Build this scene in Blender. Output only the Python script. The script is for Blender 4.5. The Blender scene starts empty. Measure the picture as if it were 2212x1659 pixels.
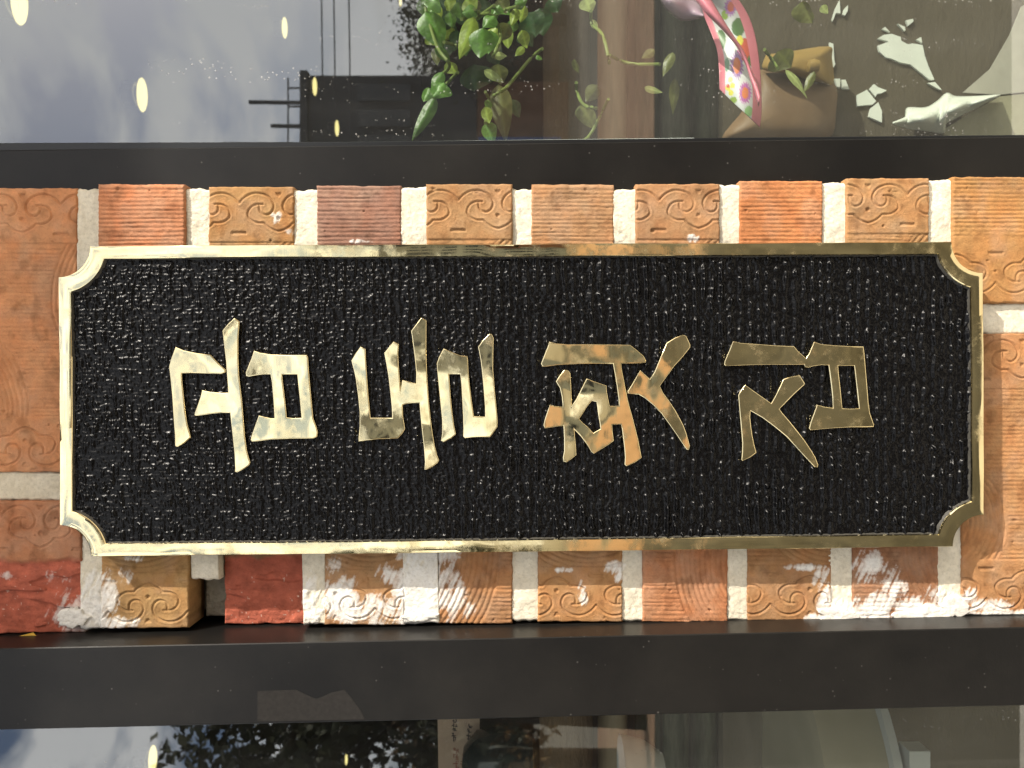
import bpy, math, random
import numpy as np
from mathutils import Vector, Matrix

# ------------------------------------------------------------------ camera, sky, sun, exposure
# The sign is a tall one: world up (+Z) is the LEFT of the photograph (the phone was held sideways).
# photograph right = -Z, photograph up = +X, into the wall = +Y.  Brick faces lie near y = 0.
CAMY, CZ, F, CX, CY = -0.52, 1.5, 1661.0, 1106.0, 829.5
scn = bpy.context.scene
cam = bpy.data.cameras.new('camera')
cam.sensor_width = 36.0
cam.lens = F / 2212.0 * 36.0
cam.clip_start, cam.clip_end = 0.01, 3000.0
cam.dof.use_dof = True
cam.dof.focus_distance = 0.508
cam.dof.aperture_fstop = 16.0
camo = bpy.data.objects.new('camera', cam)
scn.collection.objects.link(camo)
camo.matrix_world = Matrix(((0, 1, 0, 0), (0, 0, -1, CAMY), (-1, 0, 0, CZ), (0, 0, 0, 1)))
scn.camera = camo

SUNV = Vector((1.63, -1.0, 1.39)).normalized()          # towards the sun
world = bpy.data.worlds.new('World')
scn.world = world
world.use_nodes = True
wn, wl = world.node_tree.nodes, world.node_tree.links
wn.clear()
wout = wn.new('ShaderNodeOutputWorld')
wbg = wn.new('ShaderNodeBackground')
sky = wn.new('ShaderNodeTexSky')
sky.sky_type = 'NISHITA'
sky.sun_disc = False
sky.sun_elevation = math.asin(SUNV.z)
sky.sun_rotation = math.atan2(SUNV.x, SUNV.y)
sky.dust_density = 4.0
wbg.inputs['Strength'].default_value = 0.15
wtc = wn.new('ShaderNodeTexCoord')
wmap = wn.new('ShaderNodeMapping')
wmap.inputs['Scale'].default_value = (1.5, 1.5, 3.6)
wnoi = wn.new('ShaderNodeTexNoise')
wnoi.inputs['Scale'].default_value = 3.1
wnoi.inputs['Detail'].default_value = 8.0
wnoi.inputs['Roughness'].default_value = 0.55
wnoi.inputs['Distortion'].default_value = 0.3
wramp = wn.new('ShaderNodeValToRGB')
wramp.color_ramp.elements[0].position = 0.43
wramp.color_ramp.elements[1].position = 0.56
wmix = wn.new('ShaderNodeMixRGB')
wmix.inputs['Color2'].default_value = (9.6, 9.4, 9.1, 1)      # sunlit cloud
wl.new(wtc.outputs['Generated'], wmap.inputs['Vector'])
wl.new(wmap.outputs['Vector'], wnoi.inputs['Vector'])
wl.new(wnoi.outputs['Fac'], wramp.inputs['Fac'])
wl.new(wramp.outputs['Color'], wmix.inputs['Fac'])
wl.new(sky.outputs['Color'], wmix.inputs['Color1'])
wl.new(wmix.outputs['Color'], wbg.inputs['Color'])
wl.new(wbg.outputs['Background'], wout.inputs['Surface'])

sun = bpy.data.lights.new('sun', 'SUN')
sun.energy = 4.3
sun.angle = math.radians(0.53)
sun.color = (1.0, 0.93, 0.82)
suno = bpy.data.objects.new('sun', sun)
scn.collection.objects.link(suno)
suno.rotation_euler = (-SUNV).to_track_quat('-Z', 'Y').to_euler()
suno.location = (3, -3, 5)

vs = scn.view_settings
vs.view_transform = 'Standard'
vs.look = 'None'
vs.exposure = 0.75
vs.gamma = 1.0
vs.use_curve_mapping = False
scn.cycles.max_bounces = 4
scn.cycles.diffuse_bounces = 2
scn.cycles.glossy_bounces = 3
scn.cycles.transparent_max_bounces = 6
scn.cycles.caustics_reflective = False
scn.cycles.caustics_refractive = False

# ------------------------------------------------------------------ helpers
R = np.random.RandomState(7)
rnd = random.Random(5)
COL = scn.collection


def S(y):
    return (y - CAMY) / F


def P(px, py, y):
    """photo position (2212 x 1659 grid) on the plane at depth y -> world point"""
    s = S(y)
    return Vector(((CY - py) * s, y, CZ + (CX - px) * s))


def lin(c):
    return tuple((v / 255.0 / 12.92) if v / 255.0 <= 0.04045 else ((v / 255.0 + 0.055) / 1.055) ** 2.4 for v in c)


def link(o, parent=None):
    COL.objects.link(o)
    if parent is not None:
        o.parent = parent
    return o


def tag(o, label=None, cat=None, group=None, kind=None):
    if label:
        o['label'] = label
    if cat:
        o['category'] = cat
    if group:
        o['group'] = group
    if kind:
        o['kind'] = kind
    return o


def empty(name, loc=(0, 0, 0)):
    # parts are modelled in world coordinates, so the Empty keeps an identity transform unless loc is used
    o = bpy.data.objects.new(name, None)
    o.empty_display_size = 0.05
    o.location = loc
    return link(o)


def mesh_np(name, verts, quads, mat, parent=None, cols=None, smooth=True, tris=None):
    me = bpy.data.meshes.new(name)
    verts = np.asarray(verts, dtype=np.float32)
    quads = np.asarray(quads, dtype=np.int32).reshape(-1, 4) if quads is not None and len(quads) else np.zeros((0, 4), np.int32)
    tris = np.asarray(tris, dtype=np.int32).reshape(-1, 3) if tris is not None and len(tris) else np.zeros((0, 3), np.int32)
    nq, nt = len(quads), len(tris)
    me.vertices.add(len(verts))
    me.vertices.foreach_set('co', verts.ravel())
    me.loops.add(nq * 4 + nt * 3)
    me.loops.foreach_set('vertex_index', np.concatenate([quads.ravel(), tris.ravel()]).astype(np.int32))
    me.polygons.add(nq + nt)
    st = np.concatenate([np.arange(nq) * 4, nq * 4 + np.arange(nt) * 3]).astype(np.int32)
    me.polygons.foreach_set('loop_start', st)
    me.polygons.foreach_set('use_smooth', np.full(nq + nt, smooth, dtype=bool))
    me.update(calc_edges=True)
    me.validate()
    if cols is not None:
        a = me.color_attributes.new('Col', 'FLOAT_COLOR', 'POINT')
        c = np.ones((len(verts), 4), np.float32)
        c[:, :3] = cols
        a.data.foreach_set('color', c.ravel())
    me.materials.append(mat)
    o = bpy.data.objects.new(name, me)
    if parent is not None and parent.type == 'EMPTY' and parent.location.length > 0:
        me.transform(Matrix.Translation(-parent.location))
    return link(o, parent)


def mesh_py(name, verts, faces, mat, parent=None, smooth=False, sharp=None):
    me = bpy.data.meshes.new(name)
    me.from_pydata([tuple(v) for v in verts], [], faces)
    me.update()
    if smooth:
        me.shade_smooth()
        if sharp:
            me.set_sharp_from_angle(angle=math.radians(sharp))
    me.materials.append(mat)
    o = bpy.data.objects.new(name, me)
    return link(o, parent)


def prism(name, outline, y0, y1, mat, parent=None, bev=0.0):
    """outline: list of (X, Z) world pairs; solid from depth y0 (front) to y1"""
    n = len(outline)
    A = sum(outline[i][0] * outline[(i + 1) % n][1] - outline[(i + 1) % n][0] * outline[i][1] for i in range(n))
    if A < 0:
        outline = outline[::-1]
    rings = [[(x, y0, z) for x, z in outline], [(x, y1, z) for x, z in outline]]
    if bev:
        cx = sum(p[0] for p in outline) / n
        # inset along edge normals
        ins = []
        for i in range(n):
            p0, p1, p2 = Vector(outline[i - 1]), Vector(outline[i]), Vector(outline[(i + 1) % n])
            d1, d2 = (p1 - p0).normalized(), (p2 - p1).normalized()
            n1, n2 = Vector((-d1.y, d1.x)), Vector((-d2.y, d2.x))
            m = (n1 + n2)
            m = m / max(m.length_squared, 0.3) * 2
            q = p1 + m * bev
            ins.append((q.x, y0, q.y))
        rings = [ins, [(x, y0 + bev, z) for x, z in outline], rings[1]]
    V = [v for r in rings for v in r]
    Fc = [list(range(n))]
    for k in range(len(rings) - 1):
        for i in range(n):
            j = (i + 1) % n
            Fc.append([k * n + i, (k + 1) * n + i, (k + 1) * n + j, k * n + j])
    Fc.append([(len(rings) - 1) * n + i for i in range(n)][::-1])
    o = mesh_py(name, V, Fc, mat, parent)
    return o


def box(name, x0, x1, y0, y1, z0, z1, mat, parent=None):
    return prism(name, [(x0, z0), (x1, z0), (x1, z1), (x0, z1)], y0, y1, mat, parent)


def tube_mesh(pts, rad, seg=6):
    V, Fc = [], []
    n = len(pts)
    for i, p in enumerate(pts):
        p = Vector(p)
        d = (Vector(pts[min(i + 1, n - 1)]) - Vector(pts[max(i - 1, 0)])).normalized()
        a = d.orthogonal().normalized()
        b = d.cross(a)
        r = rad[i] if isinstance(rad, (list, tuple)) else rad
        for k in range(seg):
            t = 2 * math.pi * k / seg
            V.append(p + (a * math.cos(t) + b * math.sin(t)) * r)
    for i in range(n - 1):
        for k in range(seg):
            j = (k + 1) % seg
            Fc.append([i * seg + k, i * seg + j, (i + 1) * seg + j, (i + 1) * seg + k])
    Fc.append(list(range(seg))[::-1])
    Fc.append([(n - 1) * seg + k for k in range(seg)])
    return V, Fc


def tube(name, pts, rad, mat, parent=None, seg=6):
    V, Fc = tube_mesh(pts, rad, seg)
    return mesh_py(name, V, Fc, mat, parent, smooth=True, sharp=60)


def lathe(name, prof, center, mat, parent=None, seg=40, smooth=True):
    V, Fc = [], []
    m = len(prof)
    for k in range(seg):
        t = 2 * math.pi * k / seg
        for r, z in prof:
            V.append((center[0] + r * math.cos(t), center[1] + r * math.sin(t), center[2] + z))
    for k in range(seg):
        j = (k + 1) % seg
        for i in range(m - 1):
            Fc.append([k * m + i, j * m + i, j * m + i + 1, k * m + i + 1])
    return mesh_py(name, V, Fc, mat, parent, smooth=smooth, sharp=40)


# --- numpy noise
def vnoise(x, y, seed=0):
    rs = np.random.RandomState(seed)
    T = rs.rand(256, 256)
    xi, yi = np.floor(x).astype(int), np.floor(y).astype(int)
    fx, fy = x - xi, y - yi
    fx, fy = fx * fx * (3 - 2 * fx), fy * fy * (3 - 2 * fy)
    a, b = T[xi & 255, yi & 255], T[(xi + 1) & 255, yi & 255]
    c, d = T[xi & 255, (yi + 1) & 255], T[(xi + 1) & 255, (yi + 1) & 255]
    return (a * (1 - fx) + b * fx) * (1 - fy) + (c * (1 - fx) + d * fx) * fy


def fbm(x, y, seed=0, o=4):
    v, a, t = 0, 1.0, 0
    for k in range(o):
        v = v + a * vnoise(x * 2 ** k + 13.7 * k, y * 2 ** k + 7.3 * k, seed + k)
        t += a
        a *= 0.5
    return v / t


def sst(e0, e1, x):
    t = np.clip((x - e0) / (e1 - e0), 0, 1)
    return t * t * (3 - 2 * t)


def seg_dist(x, y, poly):
    d = np.full(x.shape, 1e9)
    for (ax, ay), (bx, by) in zip(poly[:-1], poly[1:]):
        vx, vy = bx - ax, by - ay
        L = vx * vx + vy * vy + 1e-9
        t = np.clip(((x - ax) * vx + (y - ay) * vy) / L, 0, 1)
        d = np.minimum(d, np.hypot(x - ax - t * vx, y - ay - t * vy))
    return d


def smoothpoly(p, k=4):
    """Catmull-Rom through the points"""
    p = [np.array(q, float) for q in p]
    out = []
    for i in range(len(p) - 1):
        p0, p1, p2, p3 = p[max(i - 1, 0)], p[i], p[i + 1], p[min(i + 2, len(p) - 1)]
        for j in range(k):
            t = j / k
            out.append(0.5 * ((2 * p1) + (-p0 + p2) * t + (2 * p0 - 5 * p1 + 4 * p2 - p3) * t * t + (-p0 + 3 * p1 - 3 * p2 + p3) * t ** 3))
    out.append(p[-1])
    return [tuple(q) for q in out]


# ------------------------------------------------------------------ materials
def new_mat(name):
    m = bpy.data.materials.new(name)
    m.use_nodes = True
    nt = m.node_tree
    return m, nt.nodes, nt.links, nt.nodes['Principled BSDF']


def setp(b, col=None, rough=None, metal=None, spec=None, coat=None):
    if col is not None:
        b.inputs['Base Color'].default_value = (*col, 1)
    if rough is not None:
        b.inputs['Roughness'].default_value = rough
    if metal is not None:
        b.inputs['Metallic'].default_value = metal
    if spec is not None:
        b.inputs['Specular IOR Level'].default_value = spec
    if coat is not None:
        b.inputs['Coat Weight'].default_value = coat


def noise_node(n, l, scale, detail=4, rough=0.6, vec=None, stretch=None):
    t = n.new('ShaderNodeTexNoise')
    t.inputs['Scale'].default_value = scale
    t.inputs['Detail'].default_value = detail
    t.inputs['Roughness'].default_value = rough
    tc = n.new('ShaderNodeTexCoord')
    src = tc.outputs['Object']
    if stretch:
        mp = n.new('ShaderNodeMapping')
        mp.inputs['Scale'].default_value = stretch
        l.new(src, mp.inputs['Vector'])
        src = mp.outputs['Vector']
    l.new(src, t.inputs['Vector'])
    return t


def bump(n, l, h, b, strength, dist, chain=None):
    bp = n.new('ShaderNodeBump')
    bp.inputs['Strength'].default_value = strength
    bp.inputs['Distance'].default_value = dist
    l.new(h, bp.inputs['Height'])
    if chain is not None:
        l.new(chain.outputs['Normal'], bp.inputs['Normal'])
    if b is not None:
        l.new(bp.outputs['Normal'], b.inputs['Normal'])
    return bp


def ramp(n, l, fac, stops):
    r = n.new('ShaderNodeValToRGB')
    e = r.color_ramp.elements
    while len(e) < len(stops):
        e.new(0.5)
    for i, (p, c) in enumerate(stops):
        e[i].position = p
        e[i].color = (*c, 1) if len(c) == 3 else c
    l.new(fac, r.inputs['Fac'])
    return r


def mixc(n, l, fac, a, b, mode='MIX'):
    m = n.new('ShaderNodeMixRGB')
    m.blend_type = mode
    for s, v in (('Fac', fac), ('Color1', a), ('Color2', b)):
        if hasattr(v, 'links'):
            l.new(v, m.inputs[s])
        elif isinstance(v, (int, float)):
            m.inputs[s].default_value = v
        else:
            m.inputs[s].default_value = (*v, 1)
    return m


def clay_mat():
    m, n, l, b = new_mat('fired_clay')
    at = n.new('ShaderNodeAttribute')
    at.attribute_name = 'Col'
    n1 = noise_node(n, l, 160, 6, 0.7)
    r1 = ramp(n, l, n1.outputs['Fac'], [(0.3, (0.80, 0.80, 0.80)), (0.7, (1.12, 1.10, 1.08))])
    c = mixc(n, l, 1.0, at.outputs['Color'], r1.outputs['Color'], 'MULTIPLY')
    n2 = noise_node(n, l, 900, 3, 0.6)
    r2 = ramp(n, l, n2.outputs['Fac'], [(0.25, (0.72, 0.70, 0.68)), (0.45, (1, 1, 1)), (0.74, (1, 1, 1)), (0.8, (1.5, 1.5, 1.5))])
    c2 = mixc(n, l, 0.8, c.outputs['Color'], r2.outputs['Color'], 'MULTIPLY')
    l.new(c2.outputs['Color'], b.inputs['Base Color'])
    setp(b, rough=0.88, spec=0.25)
    n3 = noise_node(n, l, 700, 6, 0.7)
    bump(n, l, n3.outputs['Fac'], b, 0.55, 0.0011)
    return m


def mortar_mat():
    m, n, l, b = new_mat('sandy_mortar')
    at = n.new('ShaderNodeAttribute')
    at.attribute_name = 'Col'
    n1 = noise_node(n, l, 420, 6, 0.75)
    r1 = ramp(n, l, n1.outputs['Fac'], [(0.25, (0.72, 0.70, 0.66)), (0.5, (1, 1, 1)), (0.75, (1.06, 1.06, 1.05))])
    c = mixc(n, l, 1.0, at.outputs['Color'], r1.outputs['Color'], 'MULTIPLY')
    n5 = noise_node(n, l, 60, 4, 0.6)
    r5 = ramp(n, l, n5.outputs['Fac'], [(0.3, (0.86, 0.84, 0.80)), (0.6, (1, 1, 1))])
    c2 = mixc(n, l, 1.0, c.outputs['Color'], r5.outputs['Color'], 'MULTIPLY')
    l.new(c2.outputs['Color'], b.inputs['Base Color'])
    setp(b, rough=0.95, spec=0.1)
    n3 = noise_node(n, l, 550, 5, 0.75)
    bump(n, l, n3.outputs['Fac'], b, 0.6, 0.0013)
    return m


def brass_mat(name, wav=1.0):
    m, n, l, b = new_mat(name)
    n1 = noise_node(n, l, 30, 3, 0.55)
    r1 = ramp(n, l, n1.outputs['Fac'], [(0.3, (0.68, 0.565, 0.31)), (0.7, (0.76, 0.665, 0.41))])
    # tarnish blotches and fingerprints
    n2 = noise_node(n, l, 140, 6, 0.7)
    r2 = ramp(n, l, n2.outputs['Fac'], [(0.56, (0, 0, 0)), (0.80, (0.5, 0.5, 0.5))])
    c = mixc(n, l, r2.outputs['Color'], r1.outputs['Color'], (0.56, 0.46, 0.25))
    l.new(c.outputs['Color'], b.inputs['Base Color'])
    setp(b, metal=1.0)
    nb_ = noise_node(n, l, 75, 5, 0.7)
    rb_ = ramp(n, l, nb_.outputs['Fac'], [(0.50, (0, 0, 0)), (0.66, (0.22, 0.22, 0.22))])
    # polishing haze: roughness varies, fine scratches
    n3 = noise_node(n, l, 90, 5, 0.65)
    r3 = ramp(n, l, n3.outputs['Fac'], [(0.3, (0.03,) * 3), (0.75, (0.11,) * 3)])
    ra_ = mixc(n, l, 1.0, r3.outputs['Color'], rb_.outputs['Color'], 'ADD')
    l.new(ra_.outputs['Color'], b.inputs['Roughness'])
    n4 = noise_node(n, l, 21, 1, 0.4)
    b0 = bump(n, l, n4.outputs['Fac'], None, 0.8 * wav, 0.0072)
    n8 = noise_node(n, l, 62, 1, 0.4)
    b1 = bump(n, l, n8.outputs['Fac'], None, 0.5 * wav, 0.0008, chain=b0)
    n5 = noise_node(n, l, 400, 3, 0.6, stretch=(0.12, 1, 1.4))
    bump(n, l, n5.outputs['Fac'], b, 0.012, 0.0008, chain=b1)
    return m


def black_panel_mat():
    m, n, l, b = new_mat('black_enamel')
    setp(b, col=(0.0022, 0.0022, 0.0025), rough=0.26, spec=0.145)
    n1 = noise_node(n, l, 900, 4, 0.65)
    r1 = ramp(n, l, n1.outputs['Fac'], [(0.3, (0.18,) * 3), (0.7, (0.36,) * 3)])
    l.new(r1.outputs['Color'], b.inputs['Roughness'])
    bump(n, l, n1.outputs['Fac'], b, 0.2, 0.0005)
    return m


def frame_mat():
    m, n, l, b = new_mat('black_powder_coat')
    n1 = noise_node(n, l, 14, 5, 0.6)
    # a thin film of dust, patchy, plus dried drip spots
    v = n.new('ShaderNodeTexVoronoi')
    v.inputs['Scale'].default_value = 120
    tc = n.new('ShaderNodeTexCoord')
    l.new(tc.outputs['Object'], v.inputs['Vector'])
    r = ramp(n, l, v.outputs['Distance'], [(0.055, (1, 1, 1)), (0.085, (0, 0, 0))])
    r1 = ramp(n, l, n1.outputs['Fac'], [(0.35, (0.0070, 0.0068, 0.0066)), (0.75, (0.0150, 0.0140, 0.0125))])
    n6 = noise_node(n, l, 38, 2, 0.5)
    r6 = ramp(n, l, n6.outputs['Fac'], [(0.42, (0, 0, 0)), (0.62, (0.8, 0.8, 0.8))])
    mk = mixc(n, l, 1.0, r.outputs['Color'], r6.outputs['Color'], 'MULTIPLY')
    c = mixc(n, l, mk.outputs['Color'], r1.outputs['Color'], (0.085, 0.082, 0.075))
    l.new(c.outputs['Color'], b.inputs['Base Color'])
    setp(b, rough=0.34, spec=0.19)
    n2 = noise_node(n, l, 900, 2, 0.5)
    bump(n, l, n2.outputs['Fac'], b, 0.10, 0.0005)
    return m


def glass_mat():
    m, n, l, b = new_mat('tinted_window_glass')
    n.remove(b)
    out = n['Material Output']
    tr = n.new('ShaderNodeBsdfTransparent')
    tr.inputs['Color'].default_value = (0.80, 0.84, 0.80, 1)
    gl = n.new('ShaderNodeBsdfGlossy')
    gl.inputs['Roughness'].default_value = 0.004
    gl.inputs['Color'].default_value = (0.93, 0.97, 1.0, 1)
    mx = n.new('ShaderNodeMixShader')
    mx.inputs['Fac'].default_value = 0.165          # coated solar glass
    l.new(tr.outputs['BSDF'], mx.inputs[1])
    l.new(gl.outputs['BSDF'], mx.inputs[2])
    # dust film: dried droplet rows
    df = n.new('ShaderNodeBsdfDiffuse')
    df.inputs['Color'].default_value = (0.55, 0.54, 0.5, 1)
    v = n.new('ShaderNodeTexVoronoi')
    v.inputs['Scale'].default_value = 330
    tc = n.new('ShaderNodeTexCoord')
    l.new(tc.outputs['Object'], v.inputs['Vector'])
    r = ramp(n, l, v.outputs['Distance'], [(0.16, (1, 1, 1)), (0.26, (0, 0, 0))])
    n6 = noise_node(n, l, 10, 3, 0.6, stretch=(6, 1, 0.8))
    r6 = ramp(n, l, n6.outputs['Fac'], [(0.55, (0.006, 0.006, 0.006)), (0.72, (0.5, 0.5, 0.5))])
    mk = mixc(n, l, 1.0, r.outputs['Color'], r6.outputs['Color'], 'MULTIPLY')
    n7 = noise_node(n, l, 5, 4, 0.6, stretch=(3, 1, 0.5))
    r7 = ramp(n, l, n7.outputs['Fac'], [(0.35, (0.008,) * 3), (0.75, (0.042,) * 3)])
    ad = mixc(n, l, 1.0, mk.outputs['Color'], r7.outputs['Color'], 'ADD')
    mx2 = n.new('ShaderNodeMixShader')
    l.new(ad.outputs['Color'], mx2.inputs['Fac'])
    l.new(mx.outputs['Shader'], mx2.inputs[1])
    l.new(df.outputs['BSDF'], mx2.inputs[2])
    l.new(mx2.outputs['Shader'], out.inputs['Surface'])
    return m


def plain(name, col, rough=0.6, spec=0.4, var=0.0, scale=40, bmp=0.0, metal=0.0, col2=None, stretch=None, trans=0.0):
    m, n, l, b = new_mat(name)
    setp(b, col=col, rough=rough, spec=spec, metal=metal)
    if var or bmp:
        t = noise_node(n, l, scale, 5, 0.65, stretch=stretch)
        if var:
            c2 = col2 or tuple(min(1, v * (1 + var)) for v in col)
            c1 = tuple(v * (1 - var) for v in col) if not col2 else col
            r = ramp(n, l, t.outputs['Fac'], [(0.32, c1), (0.68, c2)])
            l.new(r.outputs['Color'], b.inputs['Base Color'])
        if bmp:
            bump(n, l, t.outputs['Fac'], b, 0.7, bmp)
    if trans:
        b.inputs['Transmission Weight'].default_value = 0
        b.inputs['Subsurface Weight'].default_value = 0
    return m


def vcol_mat(name, rough=0.5, spec=0.4, sheen=0.0):
    m, n, l, b = new_mat(name)
    at = n.new('ShaderNodeAttribute')
    at.attribute_name = 'Col'
    l.new(at.outputs['Color'], b.inputs['Base Color'])
    setp(b, rough=rough, spec=spec)
    return m


CLAY, MORTAR = clay_mat(), mortar_mat()
BRASS, BRASS_EDGE = brass_mat('polished_brass', 0.9), brass_mat('polished_brass_border', 0.34)
PANEL, FRAME, GLASS = black_panel_mat(), frame_mat(), glass_mat()

# ------------------------------------------------------------------ setting behind the camera (seen only as reflections)
PAVE = plain('concrete_paving', (0.58, 0.53, 0.45), 0.9, 0.2, 0.18, 3.0)
ROAD = plain('asphalt', (0.058, 0.053, 0.040), 0.9, 0.2, 0.5, 1.3)
TERRA = plain('terracotta_paving', (0.33, 0.205, 0.125), 0.9, 0.2, 0.2, 2.0)
GROUND = plain('open_ground', (0.20, 0.18, 0.14), 0.95, 0.1, 0.2, 0.4)


def sheet(name, x0, x1, y0, y1, z, mat):
    o = mesh_py(name, [(x0, y0, z), (x1, y0, z), (x1, y1, z), (x0, y1, z)], [[0, 1, 2, 3]], mat)
    return tag(o, kind='structure')


sheet('ground', -600, 600, -900, 40, -0.016, GROUND)
sheet('road', -60, 60, -7.6, -1.54, -0.012, ROAD)
sheet('pavement', -30, 30, -1.46, 0.0, 0.12, PAVE)
box('kerb', -30, 30, -1.56, -1.46, -0.012, 0.121, PAVE)['kind'] = 'structure'
sheet('pavement_opposite', -60, 60, -13.0, -7.6, -0.008, TERRA)

# storefront canopy above the frame: its edge shades the left end of the brickwork
cn = empty('storefront_canopy')
tag(cn, 'dark storefront canopy above the brick strip, shading its upper end', 'canopy')
CANOPY = plain('canopy_metal', (0.10, 0.10, 0.10), 0.5, 0.4)
box('canopy_slab', -3.0, 3.0, -0.98, 0.05, 3.16, 3.30, CANOPY, cn)
box('canopy_lip', -3.0, 3.0, -1.0, -0.981, 3.156, 3.33, CANOPY, cn)


# building whose dark side shows mirrored in the upper pane
bd = empty('building')
tag(bd, 'dark slab building with brick storey mirrored in the upper pane', 'building')
BD1 = plain('dark_cladding', (0.028, 0.032, 0.042), 0.6, 0.3, 0.3, 0.6)
BD2 = plain('brick_cladding', (0.20, 0.10, 0.06), 0.9, 0.2, 0.25, 3.0)
BD3 = plain('dark_window', (0.02, 0.025, 0.035), 0.15, 0.5)
BLUE = plain('blue_pipe', (0.05, 0.10, 0.30), 0.5, 0.4)
GREYC = plain('grey_concrete', (0.36, 0.37, 0.34), 0.9, 0.2, 0.15, 0.5)
hs = empty('house')
tag(hs, 'pale grey concrete house mirrored in the second brass character', 'house')
box('wall', -0.6, 5.05, -25, -20.6, 0.0, 5.2, GREYC, hs)
box('roof', -0.8, 5.08, -25.2, -20.4, 5.201, 5.45, BD1, hs)
for k in range(4):
    for zz in (1.0, 3.2):
        box('window', 0.1 + k * 1.25, 0.75 + k * 1.25, -20.6, -20.55, zz, zz + 1.1, BD3, hs)
box('wall', 5.2, 8.25, -23, -20.0, 2.45, 6.95, BD1, bd)
box('base_wall', 5.0, 8.1, -23, -20.05, -0.01, 2.44, BD2, bd)
box('parapet', 5.1, 8.35, -23.1, -19.9, 6.951, 7.15, BD1, bd)
for k in range(4):
    box('window', 5.5 + k * 0.68, 5.95 + k * 0.68, -19.998, -19.9, 4.2, 5.6, BD3, bd)
box('drainpipe', 6.35, 6.55, -19.97, -19.82, 0.2, 2.4, BLUE, bd)
for k in range(6):
    box('railing_post', 5.5 + k * 0.5, 5.54 + k * 0.5, -20.3, -20.26, 7.151, 7.55, BD1, bd)
box('railing', 5.5, 8.3, -20.3, -20.27, 7.551, 7.59, BD1, bd)
for k, (mx, mh) in enumerate(((6.55, 9.4), (7.05, 8.1), (7.7, 8.7))):
    tube('roof_mast', [(mx, -20.5, 7.1), (mx + 0.02, -20.5, mh)], 0.06, BD1, bd)
for k, (cz, cy) in enumerate(((5.55, -16.0), (5.35, -16.3), (5.0, -16.2))):
    cb = tube('utility_cable', [(-9 + 2 * i, cy, cz + 0.004 * (i - 5) ** 2) for i in range(12)], 0.018, BD1, None)
    tag(cb, ['highest', 'middle', 'lowest'][k] + ' of three dark overhead cables mirrored in the upper pane', 'cable', 'overhead cables')

# tree mirrored in the lower pane
BARK = plain('tree_bark', (0.06, 0.045, 0.03), 0.9, 0.2, 0.3, 8.0, 0.01)
FOL = plain('tree_foliage', (0.035, 0.038, 0.014), 0.6, 0.3, 0.5, 2.0)
AMB = plain('tree_foliage_brown', (0.13, 0.075, 0.02), 0.6, 0.3, 0.4, 2.0)


def tree(cx, cy, h, crown_r, label, fm):
    t = empty('tree', (cx, cy, 0))
    tag(t, label, 'tree')
    rr = random.Random(int(h * 100))
    V, Fc = [], []

    def add(pts, rad):
        v, f = tube_mesh(pts, rad, 7)
        b0 = len(V)
        V.extend(v)
        Fc.extend([[i + b0 for i in q] for q in f])
    add([(0, 0, -0.05), (0.05, 0, h * 0.3), (-0.04, 0.05, h * 0.6), (0.02, 0, h * 0.95)], [0.17, 0.13, 0.09, 0.02])
    tips = []
    for k in range(16):
        a, z = rr.uniform(0, 6.28), h * rr.uniform(0.28, 0.85)
        L = crown_r * rr.uniform(0.55, 1.0)
        e = Vector((math.cos(a) * L, math.sin(a) * L, z + L * rr.uniform(0.1, 0.5)))
        add([(0, 0, z), (e.x * 0.5, e.y * 0.5, z + (e.z - z) * 0.35), tuple(e)], [0.05, 0.03, 0.01])
        tips += [e, Vector((e.x * 0.6, e.y * 0.6, z + (e.z - z) * 0.5))]
    mesh_py('trunk', V, Fc, BARK, t, smooth=True)
    n = int(5200 * crown_r)
    ti = np.array([tips[rr.randrange(len(tips))] for _ in range(n)])
    pos = ti + R.normal(0, 1, (n, 3)) * np.array([0.30, 0.30, 0.22]) * crown_r / 1.5
    A = R.normal(0, 1, (n, 3))
    A /= np.linalg.norm(A, axis=1)[:, None]
    B = np.cross(A, R.normal(0, 1, (n, 3)))
    B /= np.linalg.norm(B, axis=1)[:, None]
    sz = R.uniform(0.04, 0.10, (n, 1))
    vv = np.stack([pos - A * sz, pos + B * sz * 0.5, pos + A * sz, pos - B * sz * 0.5], 1).reshape(-1, 3)
    o = mesh_np('crown', vv, np.arange(n * 4).reshape(-1, 4), fm)
    o.parent = t
    return t


tree(-3.75, -8.2, 5.2, 1.5, 'bushy dark tree mirrored in the lower pane', FOL)
tree(10.2, -21.0, 4.1, 2.3, 'broad dark tree mirrored behind the hanging leaves', FOL)
tree(13.6, -22.0, 4.4, 2.4, 'second broad dark tree mirrored at the top photo edge', FOL)
sh = empty('shed')
tag(sh, 'low dark shed behind the mirrored trees', 'shed')
box('wall', 8.5, 22, -27, -24, 0.0, 3.6, BD2, sh)
box('roof', 8.3, 22.2, -27.2, -23.8, 3.601, 3.9, BD1, sh)
tree(-5.4, -10.5, 3.4, 1.2, 'smaller brownish tree mirrored at the middle of the lower pane', AMB)

# ------------------------------------------------------------------ the brick strip
wall = empty('brick_wall')
tag(wall, 'narrow strip of carved clay brickwork behind the brass sign, between two black frames', 'wall')
S0 = S(0.0)

# half of the scroll band: from the cusp axis (s = 0) to the dot axis (s = 85 px), t from the brick edge
K = 1 / 3.666
C1 = smoothpoly([(0, 135), (35, 95), (85, 63), (145, 52), (205, 65), (250, 95), (277, 145), (265, 195), (230, 222), (190, 218), (165, 190), (163, 150)])
C2 = smoothpoly([(190, 141), (135, 143), (90, 170), (70, 220), (85, 255), (135, 285), (200, 288)]) + smoothpoly([(200, 288), (225, 315), (265, 340), (313, 356)])
C1 = [(a * K, b * K) for a, b in C1]
C2 = [(a * K, b * K) for a, b in C2]
HALF = 313 * K


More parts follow.
